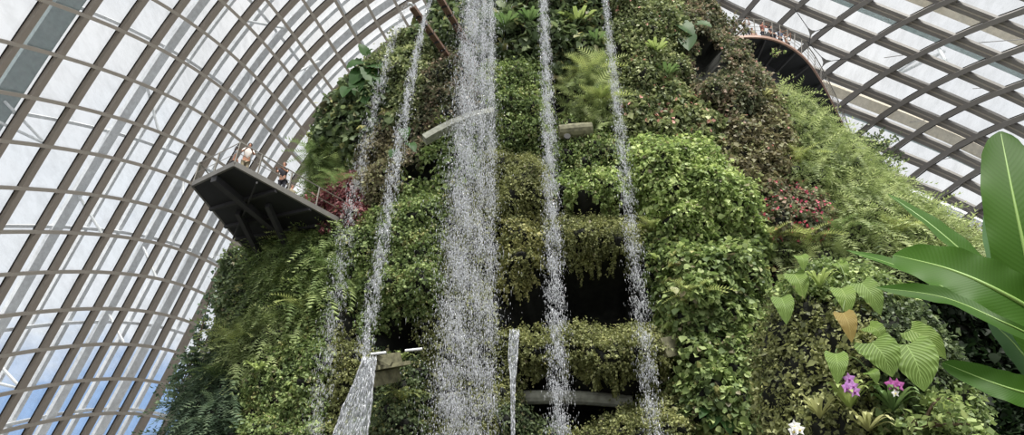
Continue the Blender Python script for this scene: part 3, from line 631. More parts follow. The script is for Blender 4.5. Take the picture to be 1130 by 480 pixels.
d_ = conc('concrete_drum', 'small grey concrete drum lying on its side between the two tall thin streams', drumb, M_moss, cat='concrete drum')
m = MB(); a = at_y(626, 150, 24.18); m.tube([a, a + (0, .1, 0)], .16, 12); q = m.build('drain_hole', M_gask, d_); q.matrix_parent_inverse = Matrix.Translation(-d_.location)
def blk(m):
    m.beam(at_y(728, 386, 23.6), at_y(754, 381, 24.2), .5, .75)
conc('concrete_block', 'grey concrete block end beside the long olive vine ledge', blk, M_moss, cat='concrete block')
def thr(m):
    a, b = at_y(410, 408, 23.2), at_y(446, 402, 24.4); m.beam(a, b, .7, .14)
    m.beam(at_y(411, 400, 23.0), at_y(442, 396, 24.0), .12, .5); m.beam(at_y(408, 420, 23.4), at_y(436, 414, 24.6), .5, .5)
    m.beam(at_y(412, 392, 23.1), at_y(432, 402, 22.9), .1, .16)
conc('concrete_planter', 'tilted concrete planter trough with wet edge at the head of the glassy water ribbon', thr, M_moss)
for lb, a, b, yy in (('short white tube light just above the glassy water ribbon', (409, 391), (426, 389), 22.9), ('short white tube light at the bottom of the dark niche', (447, 387), (466, 385), 23.4)):
    A, B = at_y(*a, yy), at_y(*b, yy); o = empty('tube_light', A); tag(o, lb, 'light'); m = MB(); m.tube(np.linspace(A, B, 2) - A, .05, 8); m.build('tube', M_white, o)
    m = MB(); m.beam((0, .1, .02), B - A + (0, .1, .02), .1, .06); m.build('fitting', M_dark2, o)

# ------------------------------------------------------------------ people
M_skin = plain('skin_tone', (196, 146, 120), 0.5, 0, .04); M_skin2 = plain('skin_tan', (160, 112, 86), 0.5, 0, .04)
M_hair = plain('dark_hair', (40, 32, 28), 0.6); M_hair2 = plain('grey_brown_hair', (120, 96, 82), 0.6); M_eye = plain('eye_dark', (25, 22, 20), .3)
CL = {k: plain('cloth_' + k, c, .85, 0, .08) for k, c in dict(white=(232, 228, 222), grey=(120, 122, 126), dark=(58, 58, 66), blue=(88, 104, 134), khaki=(150, 140, 116), red=(150, 80, 72), black=(40, 40, 44)).items()}
def skin_obj(name, pts, edges, rad, mat, parent, sub=1):
    me = bpy.data.meshes.new(name); me.from_pydata([tuple(float(c) for c in p) for p in pts], edges, []); me.materials.append(mat)
    o = bpy.data.objects.new(name, me); COL.objects.link(o); o.parent = parent
    o.modifiers.new('skin', 'SKIN').use_smooth_shade = True; sv = me.skin_vertices[0].data
    for i, r in enumerate(rad): sv[i].radius = r if isinstance(r, tuple) else (r, r); sv[i].use_root = (i == 0)
    s_ = o.modifiers.new('sub', 'SUBSURF'); s_.levels = sub; s_.render_levels = sub
    return o
def person(loc, rz, lb, pose, shirt, legs, hair, skin=M_skin, h=1.82, bag=False, longhair=False, group=None):
    o = empty('person', loc, rz); tag(o, lb, 'person', group); k = h / 1.72; o.scale = (k, k, k)
    if pose == 'lean': el, wr, tilt = (.24, .10, 1.16), (.12, .42, 1.12), .16
    elif pose == 'phone': el, wr, tilt = (.23, .16, 1.2), (.07, .36, 1.5), .02
    else: el, wr, tilt = (.27, -.02, 1.14), (.27, .06, .90), .0
    P = [(0, 0, .95), (0, tilt * .4, 1.15), (0, tilt * .8, 1.36), (0, tilt, 1.47), (0, tilt + .01, 1.54), (0, tilt + .03, 1.63), (0, tilt + .025, 1.70)]
    E = [(0, 1), (1, 2), (2, 3), (3, 4), (4, 5), (5, 6)]; Rr = [(.15, .11), (.13, .10), (.16, .11), (.055, .055), (.06, .065), (.078, .095), (.055, .065)]
    P.append((0, tilt + .115, 1.605)); E.append((5, 7)); Rr.append(.018)
    for s_ in (-1, 1):
        b = len(P); w_ = Vector((wr[0] * s_, wr[1] + tilt, wr[2])); e_ = Vector((el[0] * s_, el[1] + tilt, el[2])); d = (w_ - e_).normalized()
        pal = w_ + d * .06
        P += [(.17 * s_, tilt * .9, 1.40), tuple(e_), tuple(w_), tuple(pal)]; E += [(2, b), (b, b + 1), (b + 1, b + 2), (b + 2, b + 3)]; Rr += [.052, .04, .026, (.036, .022)]
        side = d.cross(Vector((0, 0, 1))).normalized() if abs(d.z) < .9 else Vector((0, 1, 0))
        for f in range(4):
            q = len(P); off = side * (.012 + .0 * f) * (f - 1.5) * 1.5; L_ = (.062, .074, .07, .055)[f]
            p1 = pal + off + d * .03; p2 = p1 + d * L_ * .5; p3 = p2 + (d * .7 + Vector((0, 0, -.5))) * L_ * .5
            P += [tuple(p1), tuple(p2), tuple(p3)]; E += [(b + 3, q), (q, q + 1), (q + 1, q + 2)]; Rr += [.010, .009, .007]
        q = len(P); th = w_ + d * .02 + side * .035 * s_; P += [tuple(th), tuple(th + d * .04 + side * .012 * s_)]; E += [(b + 2, q), (q, q + 1)]; Rr += [.011, .008]
        b = len(P); P += [(.09 * s_, 0, .86), (.10 * s_, .02, .49), (.10 * s_, -.02, .09), (.11 * s_, .14, .035)]
        E += [(0, b), (b, b + 1), (b + 1, b + 2), (b + 2, b + 3)]; Rr += [.088, .056, .038, (.042, .03)]
    skin_obj('body', P, E, Rr, skin, o)
    S = [(0, 0, .93), (0, tilt * .4, 1.15), (0, tilt * .8, 1.36), (0, tilt * .97, 1.44)]; SE = [(0, 1), (1, 2), (2, 3)]; SR = [(.17, .125), (.15, .115), (.18, .125), (.075, .075)]
    for s_ in (-1, 1):
        b = len(S); S += [(.17 * s_, tilt * .9, 1.40), (el[0] * s_ * .97, (el[1] + tilt) * .85, el[2] + .05)]; SE += [(2, b), (b, b + 1)]; SR += [.068, .056]
    skin_obj('shirt', S, SE, SR, CL[shirt], o)
    T = [(0, 0, .95)]; TE = []; TR = [(.165, .125)]
    for s_ in (-1, 1):
        b = len(T); T += [(.09 * s_, 0, .84), (.10 * s_, .02, .49), (.10 * s_, -.02, .12)]; TE += [(0, b), (b, b + 1), (b + 1, b + 2)]; TR += [.102, .07, .058]
    skin_obj('trousers', T, TE, TR, CL[legs], o)
    m = MB(); m.ball((0, tilt - .005, 1.675), (.092, .105, .085), 12)
    if longhair: m.ball((0, tilt - .07, 1.56), (.085, .05, .14), 10)
    m.build('hair', hair, o, True)
    for s_ in (-1, 1):
        m = MB(); m.ball((.032 * s_, tilt + .112, 1.635), .010, 6); m.build('eye', M_eye, o)
    for s_ in (-1, 1):
        m = MB(); m.ball((.11 * s_, .05, .045), (.05, .13, .045), 8); m.build('shoe', CL['black'], o, True)
    if bag:
        m = MB(); m.ball((0, -.19, 1.22), (.16, .11, .23), 10); bg_ = m.build('backpack', CL['black'], o, True)
        m = MB()
        for s_ in (-1, 1): m.tube([(.1 * s_, -.1, 1.38), (.11 * s_, .05, 1.44), (.11 * s_, .13, 1.25), (.12 * s_, -.05, 1.1)], .016, 6)
        m.build('strap', CL['black'], bg_)
    if pose == 'phone':
        m = MB(); m.beam((-.075, .53, 1.56), (.075, .53, 1.56), .012, .08); m.build('phone', CL['black'], o)
    return o

# ------------------------------------------------------------------ pointed walkway on the side of the slope
ZD = 18.5
cA, cB, cC, cD = (at_z(x, y, ZD) for x, y in ((212, 206), (258, 184), (388, 254), (268, 272)))
wk = empty('walkway', (cA + cB + cC + cD) / 4); O = np.array(wk.location); tag(wk, 'pointed steel viewing walkway jutting out from the slope with a dark underside', 'walkway')
cC2 = cC + (cC - cB) * .15; cD2 = cD + (cD - cA) * .25
m = MB(); poly = [tuple((p - O)[:2]) for p in (cA, cB, cC2, cD2)]; m.slab(poly, .02, .2); m.build('deck', M_dark, wk)
def edge(m, p, q, z, wd, ht): m.beam(p - O + (0, 0, z), q - O + (0, 0, z), wd, ht)
for nm_, p, q in (('edge_beam', cA, cB), ('edge_beam', cB, cC2), ('edge_beam', cA, cD2)):
    m = MB(); edge(m, p, q, .14, .10, .26); m.build(nm_, M_deckedge, wk)
def lerp(a, b, t): return a + (b - a) * t
for t in (.33, .62, .85):
    m = MB(); edge(m, lerp(cB, cC, t), lerp(cA, cD, t), -.05, .14, .18); m.build('cross_beam', M_dark2, wk)
m = MB(); edge(m, lerp(cA, cB, .55), lerp(cD, cC, .45), -.14, .28, .30); m.build('spine_beam', M_dark2, wk)
m = MB(); edge(m, lerp(cB, cC, .18), lerp(cA, cD, .8), -.16, .07, .1); m.build('tie_rod', M_dark2, wk)
for i, t in enumerate((.3, .7)):
    m = MB(); s0 = lerp(lerp(cB, cC, .45), lerp(cA, cD, .45), t) - O; m.beam(s0 + (0, 0, -.1), s0 + (.3, 3.4, -.9), .2, .3); m.build('bracket', M_dark2, wk)
def railing(parent, path, ins, posts, hh=1.1, lean=0.0, wires=1, th=.03):
    path = [np.asarray(p, float) for p in path]
    for k in posts:
        i = min(int(k), len(path) - 2); p = lerp(path[i], path[i + 1], k - i); m = MB(); m.beam(p, p + (0, 0, hh) + ins * lean, .05, .07, (0, 1, 0)); m.build('post', M_rail, parent)
    m = MB(); m.tube([p + (0, 0, hh) + ins * lean for p in path], th, 8); m.build('handrail', M_rail, parent)
    for w_ in range(wires):
        f = (w_ + 1) / (wires + 1); m = MB(); m.tube([p + (0, 0, hh * f) + ins * lean * f for p in path], th * .55, 6); m.build('mid_rail', M_rail, parent)
up2 = np.array([0, 0, .2])
railing(wk, [cA - O + up2, cB - O + up2, cC - O + up2], np.zeros(3), (0, .5, 1, 1.17, 1.42, 1.66, 1.9, 1.999))
railing(wk, [lerp(cA, cD, .02) - O + up2, lerp(cA, cD, .5) - O + up2], np.zeros(3), (.0, .45, .9))
inw = nrm(cD - cB); al = nrm(cC - cB)
rzB = math.atan2(-inw[1], -inw[0]) - math.pi / 2
def deckp(t, ins): return lerp(cB, cC, t) + nrm(lerp(cA, cD, .5) - lerp(cB, cC, .5)) * ins + (0, 0, .2)
person(deckp(.17, .85), rzB + .2, 'person in a white shirt with dark backpack at the corner of the pointed walkway', 'lean', 'white', 'khaki', M_hair, bag=True)
person(deckp(.15, 1.35), rzB + 1.9, 'person in grey standing behind the white-shirted visitor at the walkway corner', 'stand', 'grey', 'dark', M_hair, M_skin2, longhair=True)
person(deckp(.46, .75), rzB - .3, 'person in a dark top leaning on the handrail halfway along the pointed walkway', 'lean', 'dark', 'dark', M_hair2)
person(deckp(.66, 1.6), rzB + .6, 'person of whom only the head shows over the deck near the inner end', 'stand', 'khaki', 'blue', M_hair2, h=1.6)

# ------------------------------------------------------------------ curved walkway on the other side
ZR = 35.0
rp = [(812, 43), (825, 42), (845, 43), (862, 48), (878, 57), (893, 71), (907, 92), (920, 117), (931, 140), (943, 172)]
RP = np.array([at_z(x, y, ZR) for x, y in rp]); tt = np.arange(len(RP)); t2 = np.arange(0, len(RP) - .99, .25)
def smooth_path(Pp):
    from mathutils.geometry import interpolate_bezier
    out = []
    for i in range(len(Pp) - 1):
        p0, p1 = Pp[i], Pp[i + 1]; m0 = (Pp[i + 1] - Pp[max(i - 1, 0)]) / 2; m1 = (Pp[min(i + 2, len(Pp) - 1)] - Pp[i]) / 2
        for t in (0, .25, .5, .75): out.append((2 * t**3 - 3 * t**2 + 1) * p0 + (t**3 - 2 * t**2 + t) * m0 + (-2 * t**3 + 3 * t**2) * p1 + (t**3 - t**2) * m1)
    out.append(Pp[-1]); return np.array(out)
RS = smooth_path(RP); cen = np.array([3.0, 34.0, ZR]); tg = nrm(np.gradient(RS, axis=0)); IN = np.stack([-tg[:, 1], tg[:, 0], 0 * tg[:, 0]], -1)
IN = np.where(((cen - RS) * IN).sum(1)[:, None] > 0, IN, -IN)
cw = empty('walkway', RS[len(RS) // 2]); O2 = np.array(cw.location); tag(cw, 'curved skywalk with a copper rim sweeping around behind the crest', 'walkway')
def strip(a, b, za, zb, name, mat, th=.25):
    A = RS + IN * a + (0, 0, za) - O2; B = RS + IN * b + (0, 0, zb) - O2; n = len(A)
    V = np.stack([A, B, B + (0, 0, th), A + (0, 0, th)], 1).reshape(-1, 3); F = []
    for i in range(n - 1):
        for k in range(4): F.append([i * 4 + k, i * 4 + (k + 1) % 4, i * 4 + 4 + (k + 1) % 4, i * 4 + 4 + k])
    mm = MB(); mm.add(V, F + [[0, 1, 2, 3], [4 * n - 4, 4 * n - 3, 4 * n - 2, 4 * n - 1]]); return mm.build(name, mat, cw)
strip(.05, 1.9, 0, 0, 'deck', M_dark); strip(1.9, 4.2, -1.5, -2.2, 'inner_soffit', M_dark)
strip(1.8, 1.9, -1.5, -1.5, 'inner_fascia', M_dark2, 1.6)
m = MB(); m.sweep(RS - O2 + (0, 0, .1), np.tile([0, 0, 1.], (len(RS), 1)), .12, .2, -.08); m.build('rim', M_copper, cw)
m = MB(); m.sweep(RS + IN * 1.85 - O2 + (0, 0, -1.55), np.tile([0, 0, 1.], (len(RS), 1)), .14, .14, 0); m.build('inner_rim', M_deckedge, cw)
for k in range(4, len(RS) - 2, 4):
    m = MB(); m.beam(RS[k] + IN[k] * .1 - O2 + (0, 0, -.05), RS[k] + IN[k] * 1.85 - O2 + (0, 0, -.6), .12, .2); m.build('cross_beam', M_dark2, cw)
outp = RS - O2 + (0, 0, .35) - IN * .02
for k in range(2, len(RS), 2):
    m = MB(); m.beam(outp[k], outp[k] - IN[k] * .28 + (0, 0, 1.1), .05, .07, (0.3, 1, 0)); m.build('post', M_rail, cw)
for f, th in ((1.0, .035), (.75, .014), (.5, .014), (.25, .014)):
    m = MB(); m.tube(outp - IN * .28 * f + (0, 0, 1.1 * f), th, 6); m.build('handrail' if f == 1 else 'wire', M_rail, cw)
for k, ins, lb, pose, sh, hr, hh in ((9 - 4, .35, 'person in a pale top with raised arms, first from the crest on the curved walkway', 'phone', 'grey', M_hair, 1.72),
    (7, .7, 'shorter person in khaki beside the raised-arm visitor on the curved walkway', 'stand', 'khaki', M_hair2, 1.5), (9, .4, 'person in a red-brown top looking over the curved rail', 'lean', 'red', M_hair, 1.65),
    (12, .4, 'taller person in dark clothes at the middle of the group on the curved walkway', 'stand', 'dark', M_hair, 1.8), (14, .4, 'person in blue leaning on the curved rail behind the tall dark figure', 'lean', 'blue', M_hair, 1.65),
    (16, .35, 'person in white, last before the curved rail turns downhill', 'phone', 'white', M_hair2, 1.6)):
    p = RS[k] + IN[k] * ins + (0, 0, .25); person(p, math.atan2(-IN[k][1], -IN[k][0]) - math.pi / 2, lb, pose, sh, 'dark', hr, h=hh)
# cable star plates between the walkway and the glass
for lb, c, ends, yy in (('upper star-shaped cable plate above the curved walkway', (895, 36), ((879, 13), (916, 29), (892, 52)), 33.5), ('lower star-shaped cable plate beside the curved walkway', (911, 68), ((893, 48), (935, 65), (902, 82)), 34.5)):
    C0 = at_y(*c, yy); o = empty('cable_plate', C0); tag(o, lb, 'cable plate'); E3 = [at_y(*e_, yy + .6 * (i - 1)) - C0 for i, e_ in enumerate(ends)]
    m = MB(); V = []
    for s_ in (-.04, .04):
        for i in range(3):
            V.append(nrm(E3[i]) * .42 + (0, s_, 0)); V.append((nrm(E3[i]) + nrm(E3[(i + 1) % 3])) * .13 + (0, s_, 0))
    m.add(V, [[5, 4, 3, 2, 1, 0], [6, 7, 8, 9, 10, 11]] + [[i, (i + 1) % 6, 6 + (i + 1) % 6, 6 + i] for i in range(6)]); m.build('plate', M_deckedge, o)
    for e_ in E3: m = MB(); m.tube([nrm(e_) * .35, e_ * 1.15], .025, 6); m.build('cable', M_dark2, o)
# ------------------------------------------------------------------ single plants
def blade(name, pts, width, nh, mat, parent, prof, fold=.12, ripple=.0, na=20, nc=8, lobes=0.0, droop=0.0, origin=None, seed=0):
    """a leaf blade along the midrib pts (k,3) with its own width profile; lu/lv drive the veins"""
    P = np.asarray(pts, float); s = np.linspace(0, len(P) - 1, na)
    if len(P) > 2:
        out = []
        for q in s:
            i = min(int(q), len(P) - 2); t = q - i; p0, p1 = P[i], P[i + 1]; m0 = (p1 - P[max(i - 1, 0)]) / 2 if i > 0 else (p1 - p0); m1 = (P[min(i + 2, len(P) - 1)] - p0) / 2 if i + 2 < len(P) else (p1 - p0)
            out.append((2 * t**3 - 3 * t**2 + 1) * p0 + (t**3 - 2 * t**2 + t) * m0 + (-2 * t**3 + 3 * t**2) * p1 + (t**3 - t**2) * m1)
        C = np.array(out)
    else: C = P[0] + (P[1] - P[0]) * (s / (len(P) - 1))[:, None]
    T = nrm(np.gradient(C, axis=0)); X = nrm(np.cross(T, np.asarray(nh, float))); Z = np.cross(X, T)
    v = np.linspace(0, 1, na); w_ = np.interp(v, [a for a, b in prof], [b for a, b in prof]) * width / 2; u = np.linspace(-1, 1, nc * 2 + 1)
    Ln = np.linalg.norm(P[-1] - P[0])
    V = C[:, None] + X[:, None] * (w_[:, None] * u[None])[..., None] + Z[:, None] * (fold * w_[:, None] * np.abs(u)[None] ** 1.3 - droop * w_[:, None] * (u ** 2)[None] + ripple * w_[:, None] * (np.abs(u) ** 3 * np.sin(v[:, None] * 31 + seed + 2 * np.sign(u)))[...])[..., None]
    if lobes: V = V - T[0] * (lobes * width * (u ** 2)[None] * (np.clip(1 - v * 2.2, 0, 1) ** 1.5)[:, None])[..., None]
    m_ = 2 * nc + 1; F = [(i * m_ + k, i * m_ + k + 1, (i + 1) * m_ + k + 1, (i + 1) * m_ + k) for i in range(na - 1) for k in range(m_ - 1)]
    uv = (np.tile(u, na), np.repeat(v, m_)); tint = np.full(na * m_, .5)
    V = V.reshape(-1, 3)
    o = mesh_np(name, V, np.array(F), mat, parent, tint, smooth=True, uv=uv); return o, C, Z
P_PAD = [(0, .12), (.08, .55), (.2, .85), (.45, 1), (.75, .94), (.9, .72), (.97, .42), (1, .05)]
P_LAN = [(0, .1), (.12, .5), (.35, .92), (.6, 1), (.82, .72), (.94, .35), (1, .02)]
P_HRT = [(0, .72), (.08, .95), (.22, 1), (.42, .92), (.65, .7), (.84, .38), (.95, .14), (1, .01)]
P_STR = [(0, .5), (.2, .8), (.5, 1), (.8, .7), (1, .03)]
def rel(Pts, o): return np.asarray(Pts) - np.asarray(o.location)

# giant paddle-leaved plant close to the camera
MP1 = leaf_mat(((44, 80, 12), (56, 94, 18), (72, 112, 28)), .28, .5, (44, .10, .10, .2, (80, 128, 46)), True)
MP2 = leaf_mat(((66, 100, 60), (80, 114, 72), (98, 132, 86)), .25, .42, (44, .10, .06, .3, (120, 150, 100)), True)
M_mid = plain('pale_midrib', (126, 160, 76), .45, 0, .05, 6)
root = at_y(1215, 470, 3.6); bp = empty('paddle_leaf_plant', (root[0], root[1], 0)); tag(bp, 'large plant with giant glossy paddle-shaped leaves reaching in from the frame edge', 'plant')
PAD = [  # px,py,y of midrib from base to tip ; width in px at the middle ; normal hint ; profile
 ([(1168, 430, 3.6), (1143, 330, 3.5), (1122, 235, 3.45), (1104, 145, 3.5)], 66, (-.35, -1, .25), P_PAD, MP1, .10, .05),
 ([(1165, 450, 4.2), (1135, 350, 4.1), (1112, 285, 4.1), (1098, 226, 4.15)], 46, (-.2, -1, .1), P_PAD, MP2, .12, .03),
 ([(1150, 372, 4.6), (1085, 300, 4.6), (1030, 250, 4.7), (980, 214, 4.9)], 42, (.35, -1, .1), P_LAN, MP1, .16, .04),
 ([(1190, 372, 3.2), (1110, 325, 3.2), (1050, 298, 3.3), (986, 281, 3.5)], 62, (.05, -1, -.25), P_PAD, MP1, .16, .05),
 ([(1150, 385, 4.0), (1060, 328, 4.1), (1000, 297, 4.3), (934, 276, 4.6)], 24, (.1, -1, .1), P_LAN, MP1, .25, .04),
 ([(1200, 400, 3.4), (1110, 357, 3.4), (1040, 328, 3.6), (966, 317, 3.8)], 32, (.05, -1, .05), P_LAN, MP1, .22, .04),
 ([(1200, 452, 3.3), (1140, 436, 3.3), (1095, 422, 3.35), (1040, 400, 3.5)], 38, (-.05, -1, .0), P_PAD, MP1, .15, .05),
 ([(1180, 470, 3.8), (1150, 420, 3.75), (1120, 380, 3.8), (1090, 352, 3.9)], 30, (-.5, -1, .1), P_LAN, MP2, .2, .03)]
for li, (pp, wpx, nh, prof_, mt_, fold, rip) in enumerate(PAD):
    W = np.array([at_y(x, y, z) for x, y, z in pp]); dpt = ((W - CAM) @ FW).mean(); wd = wpx / FOC * dpt
    o, C, Z = blade('leaf', rel(W, bp), wd, nh, mt_, bp, prof_, fold, rip, 48, 10, seed=li)
    mm = MB(); mm.tube(C - Z * wd * .012, np.linspace(.018, .004, len(C)) * wd / .3, 6); mm.build('midrib', M_mid, o, True)
    base = C[0]; mm = MB(); tgt = np.array([.0 + .06 * math.sin(li * 2.1), .06 * math.cos(li * 2.1), 1.3]); mid_ = (base + tgt) / 2 + (.15, 0, .1); q = np.linspace(0, 1, 9)[:, None]
    mm.tube((1 - q) ** 2 * base + 2 * q * (1 - q) * mid_ + q ** 2 * tgt, np.linspace(.012, .03, 9), 7); mm.build('petiole', M_gstem, bp, True)
mm = MB(); mm.tube(np.array([(0, 0, 0), (0, 0, .7), (.01, 0, 1.4)]), [.13, .1, .07], 10); mm.build('trunk', M_gstem, bp, True)

# nearer planted column with the ribbed leaves and orchids
MC = at_y(972, 400, 12.0); cx0, cy0 = MC[0], 13.0
def col_r(z): return np.interp(z, [0, 3, 5.5, 7.2, 8.1, 8.7], [2.3, 2.1, 1.9, 1.6, 1.0, .12])
zc = np.linspace(0, 8.7, 90); pc = np.linspace(0, 2 * math.pi, 97)[:-1]; PC, ZC = np.meshgrid(pc, zc)
Bc = np.stack([cx0 + col_r(ZC) * np.cos(PC), cy0 + col_r(ZC) * .8 * np.sin(PC), ZC], -1).reshape(-1, 3); Nc = nrm(np.stack([np.cos(PC), np.sin(PC), .2 + 0 * PC], -1).reshape(-1, 3))
Vc = Bc + Nc * (.22 * noise(Bc, 1.3, 50, 3) - .1)[:, None]; idc = np.arange(len(Vc)).reshape(90, 96)
Qc = np.stack([idc[:-1], np.roll(idc[:-1], -1, 1), np.roll(idc[1:], -1, 1), idc[1:]], -1).reshape(-1, 4); capc = idc[-1][None, ::4]
colm = mesh_np('planted_column', Vc, [Qc, capc], M_rock, smooth=True, origin=(cx0, cy0, 0)); tag(colm, 'nearer leafy planted column carrying the ribbed leaves and orchids', 'planted column')
trc = np.concatenate([Qc[:, [0, 1, 2]], Qc[:, [0, 2, 3]]]); tvc = Vc[trc]; nc_ = np.cross(tvc[:, 1] - tvc[:, 0], tvc[:, 2] - tvc[:, 0]); ac_ = np.linalg.norm(nc_, axis=1) / 2; nc_ = nrm(nc_)
if (nc_ * (tvc.mean(1) - (cx0, cy0, 4))).sum(1).mean() < 0: nc_ = -nc_
cpx, cpy = proj(tvc.mean(1))
def scat(mask, n):
    ii = np.where(mask)[0]; f = rng.choice(ii, n, p=ac_[ii] / ac_[ii].sum()); u, v = rng.random(n), rng.random(n); s_ = u + v > 1; u[s_] = 1 - u[s_]; v[s_] = 1 - v[s_]; t = tvc[f]
    return t[:, 0] + u[:, None] * (t[:, 1] - t[:, 0]) + v[:, None] * (t[:, 2] - t[:, 0]), nc_[f]
fr_ = (cpy < 540) & ((nc_ * nrm(tvc.mean(1) - CAM)).sum(1) < .4)
COLP = [('creeper', 'fine green creeper capping the nearer planted column', 'climbing plant', cpy < 335, 5200, .085, GRN, 'leaf'),
 ('creeper', 'brown and olive undergrowth on the side of the nearer column facing the vine wall', 'climbing plant', (cpy >= 335) & (cpx < 965), 8500, .075, OLV, 'leaf'),
 ('creeper', 'dark green undergrowth behind the orchids on the nearer column', 'climbing plant', (cpy >= 335) & (cpx >= 965) & (cpy < 425), 5200, .085, DKG, 'leaf'),
 ('creeper', 'leafy undergrowth at the foot of the nearer column by the frame edge', 'climbing plant', (cpy >= 425) & (cpx >= 965), 4200, .10, GRN, 'leaf')]
for k, (nm, lb, cat, mk, n, sz, pal, st) in enumerate(COLP):
    P, Nn = scat(fr_ & mk, n); P = P + Nn * (np.abs(rng.normal(size=n)) * .10 + .08 * (1 + noise(P, .5, 70 + k, 2)))[:, None]; o0 = P.mean(0)
    W, F = place(TL, P, nrm(-UPV * .7 + Nn * .3 + rand_dir(n) * .9), nrm(Nn + UPV * .5 + rand_dir(n) * .7), sz * np.exp(.35 * rng.normal(size=n)), 1.1)
    tag(mesh_np(nm, W, F, leaf_mat(pal, .28), None, np.repeat(np.clip(.5 + .28 * rng.normal(size=n), 0, 1), 4), origin=o0), lb, cat)
def colpt(px, py, out=.3):
    r = ray(px, py)
    t = np.linspace(.5, 30, 3000)[:, None]; q = CAM + r * t; ins = ((q[:, 0] - cx0) ** 2 + ((q[:, 1] - cy0) / .8) ** 2) < col_r(np.clip(q[:, 2], 0, 8.69)) ** 2; ins &= q[:, 2] < 8.6
    return q[np.argmax(ins)] - nrm(r) * out if ins.any() else at_y(px, py, 12.2)

# large ribbed drooping leaves (each plant: leaves with petioles)
MV1 = leaf_mat(((78, 100, 44), (98, 122, 56), (118, 142, 72)), .32, .5, (10, .45, .75, .45, (150, 178, 104)), True)
MV2 = leaf_mat(((84, 112, 46), (104, 130, 58), (124, 148, 72)), .32, .5, (10, .45, .75, .45, (164, 184, 110)), True)
MV3 = leaf_mat(((120, 108, 58), (138, 120, 66), (148, 130, 74)), .3, .6, (9, .45, .4, .45, (170, 156, 100)), True)
def ribbed(lb, leaves, crown, name='ribbed_leaf_plant'):
    o = empty(name, colpt(*crown, .0)); tag(o, lb, 'plant')
    for (bx, by, tx, ty, wpx, mt_, y_off) in leaves:
        A = colpt(bx, by, .55 + y_off); T_ = at_y(tx, ty, A[1] - .15); M_ = (A + T_) / 2 + (0, -.08, .05); dpt = (A - CAM) @ FW
        side = (tx - bx) / max(1, abs(ty - by))
        q, C, Z = blade('leaf', rel([A, M_, T_], o), 1.2 * wpx / FOC * dpt, (-.25 - .2 * side, -1, .45 - .1 * side), mt_, o, P_HRT, .10, .06, 26, 7, lobes=.18, seed=bx)
        mm = MB(); c0 = np.zeros(3); b_ = A - np.array(o.location); t = np.linspace(0, 1, 8)[:, None]; mm.tube((1 - t) ** 2 * c0 + 2 * t * (1 - t) * ((c0 + b_) / 2 + (0, -.1, .3)) + t ** 2 * b_, .012, 6); mm.build('petiole', M_gstem, o, True)
ribbed('ribbed-leaf plant with two big heart-shaped leaves just above the orchids', [(962, 378, 985, 416, 35, MV1, .1), (1000, 380, 1020, 432, 42, MV1, .15), (1004, 364, 1044, 396, 24, MV2, .05), (958, 360, 976, 378, 16, MV2, 0)], (990, 400))
ribbed('ribbed-leaf plant with a small yellowish leaf cluster near the top of the column', [(928, 318, 936, 348, 20, MV2, .05), (950, 312, 972, 348, 22, MV1, .1), (930, 345, 940, 378, 18, MV3, .1), (924, 290, 934, 306, 12, MV2, 0)], (940, 330))
ribbed('ribbed-leaf plant with two round drooping leaves over the dark cavity', [(876, 302, 887, 330, 19, MV2, .1), (862, 328, 868, 358, 19, MV1, .1), (883, 282, 887, 299, 12, MV2, 0)], (896, 320))
ribbed('ribbed-leaf plant with one folded leaf at the middle height of the column', [(922, 390, 924, 424, 20, MV1, .1), (958, 410, 968, 424, 12, MV1, .05)], (930, 400))

# tufted strap-leaved plants: leaves are parts
def strap(lb, loc, size, mt_, n=12, name='bird_nest_fern', cat='fern', up=.6, out=(0, -1, 0), wid=.17, group=None):
    o = empty(name, loc); tag(o, lb, cat, group); out = np.array(out, float)
    for i in range(n):
        a = i * 2.399 + len(lb); sd_v = np.array([math.cos(a), -.25 + .75 * math.sin(a), 0]); d = nrm(sd_v * .8 + UPV * (up + .25 * math.sin(i * 1.7)) + out * .45); L_ = size * (.75 + .35 * ((i * 37) % 10) / 10)
        p = [np.zeros(3), d * L_ * .5, d * L_ * .86 - UPV * L_ * .10, d * L_ * 1.05 - UPV * L_ * .34]
        blade('leaf', p, size * wid, UPV + out * .3, mt_, o, P_STR, .3, .05, 9, 2, seed=i)
    return o
MS1 = leaf_mat(((52, 86, 40), (78, 116, 52), (112, 146, 74)), .3, .45); MS2 = leaf_mat(((96, 128, 52), (130, 158, 70), (160, 184, 98)), .3, .45); MS3 = leaf_mat(((120, 130, 70), (150, 160, 90), (182, 188, 120)), .3, .5)
def mpt(px, py, out=.25):
    p, n = hit(px, py); return p + n * out
for lb, px, py, s_, mt_ in (("bird's nest fern beside the broad waterfall near the top", 560, 34, 1.3, MS1), ("bird's nest fern high between the two tallest streams", 583, 26, 1.1, MS1), ("large pale bird's nest fern right of the narrow straight stream at the top", 640, 30, 1.5, MS2), ("smaller bird's nest fern beside the thin stream at the top", 655, 52, 1.0, MS1),
    ("bird's nest fern low on the rosy topped shrub", 722, 62, 1.0, MS2), ("bird's nest fern under the pink flower heads", 735, 88, 1.1, MS1), ("bird's nest fern beneath the curved concrete rim", 492, 140, .9, MS2), ("bird's nest fern below the yellow green fern clump", 292, 415, .9, MS2),
    ("bird's nest fern on the green creeper beside the dark niche", 437, 405, .8, MS2), ("bird's nest fern in the upper dark slot beside the concrete drum", 664, 108, .8, MS2), ("bird's nest fern at the lower edge of the bright vine mound", 722, 292, .8, MS2), ("tufted light plant on the slope under the curved walkway", 838, 108, .8, MS3)):
    strap(lb, mpt(px, py), s_, mt_)
def brom(lb, px, py, s_, mt_, up=.9): strap(lb, colpt(px, py, .2), s_, mt_, 13, 'bromeliad', 'bromeliad', up, (0, -1, 0), .13)
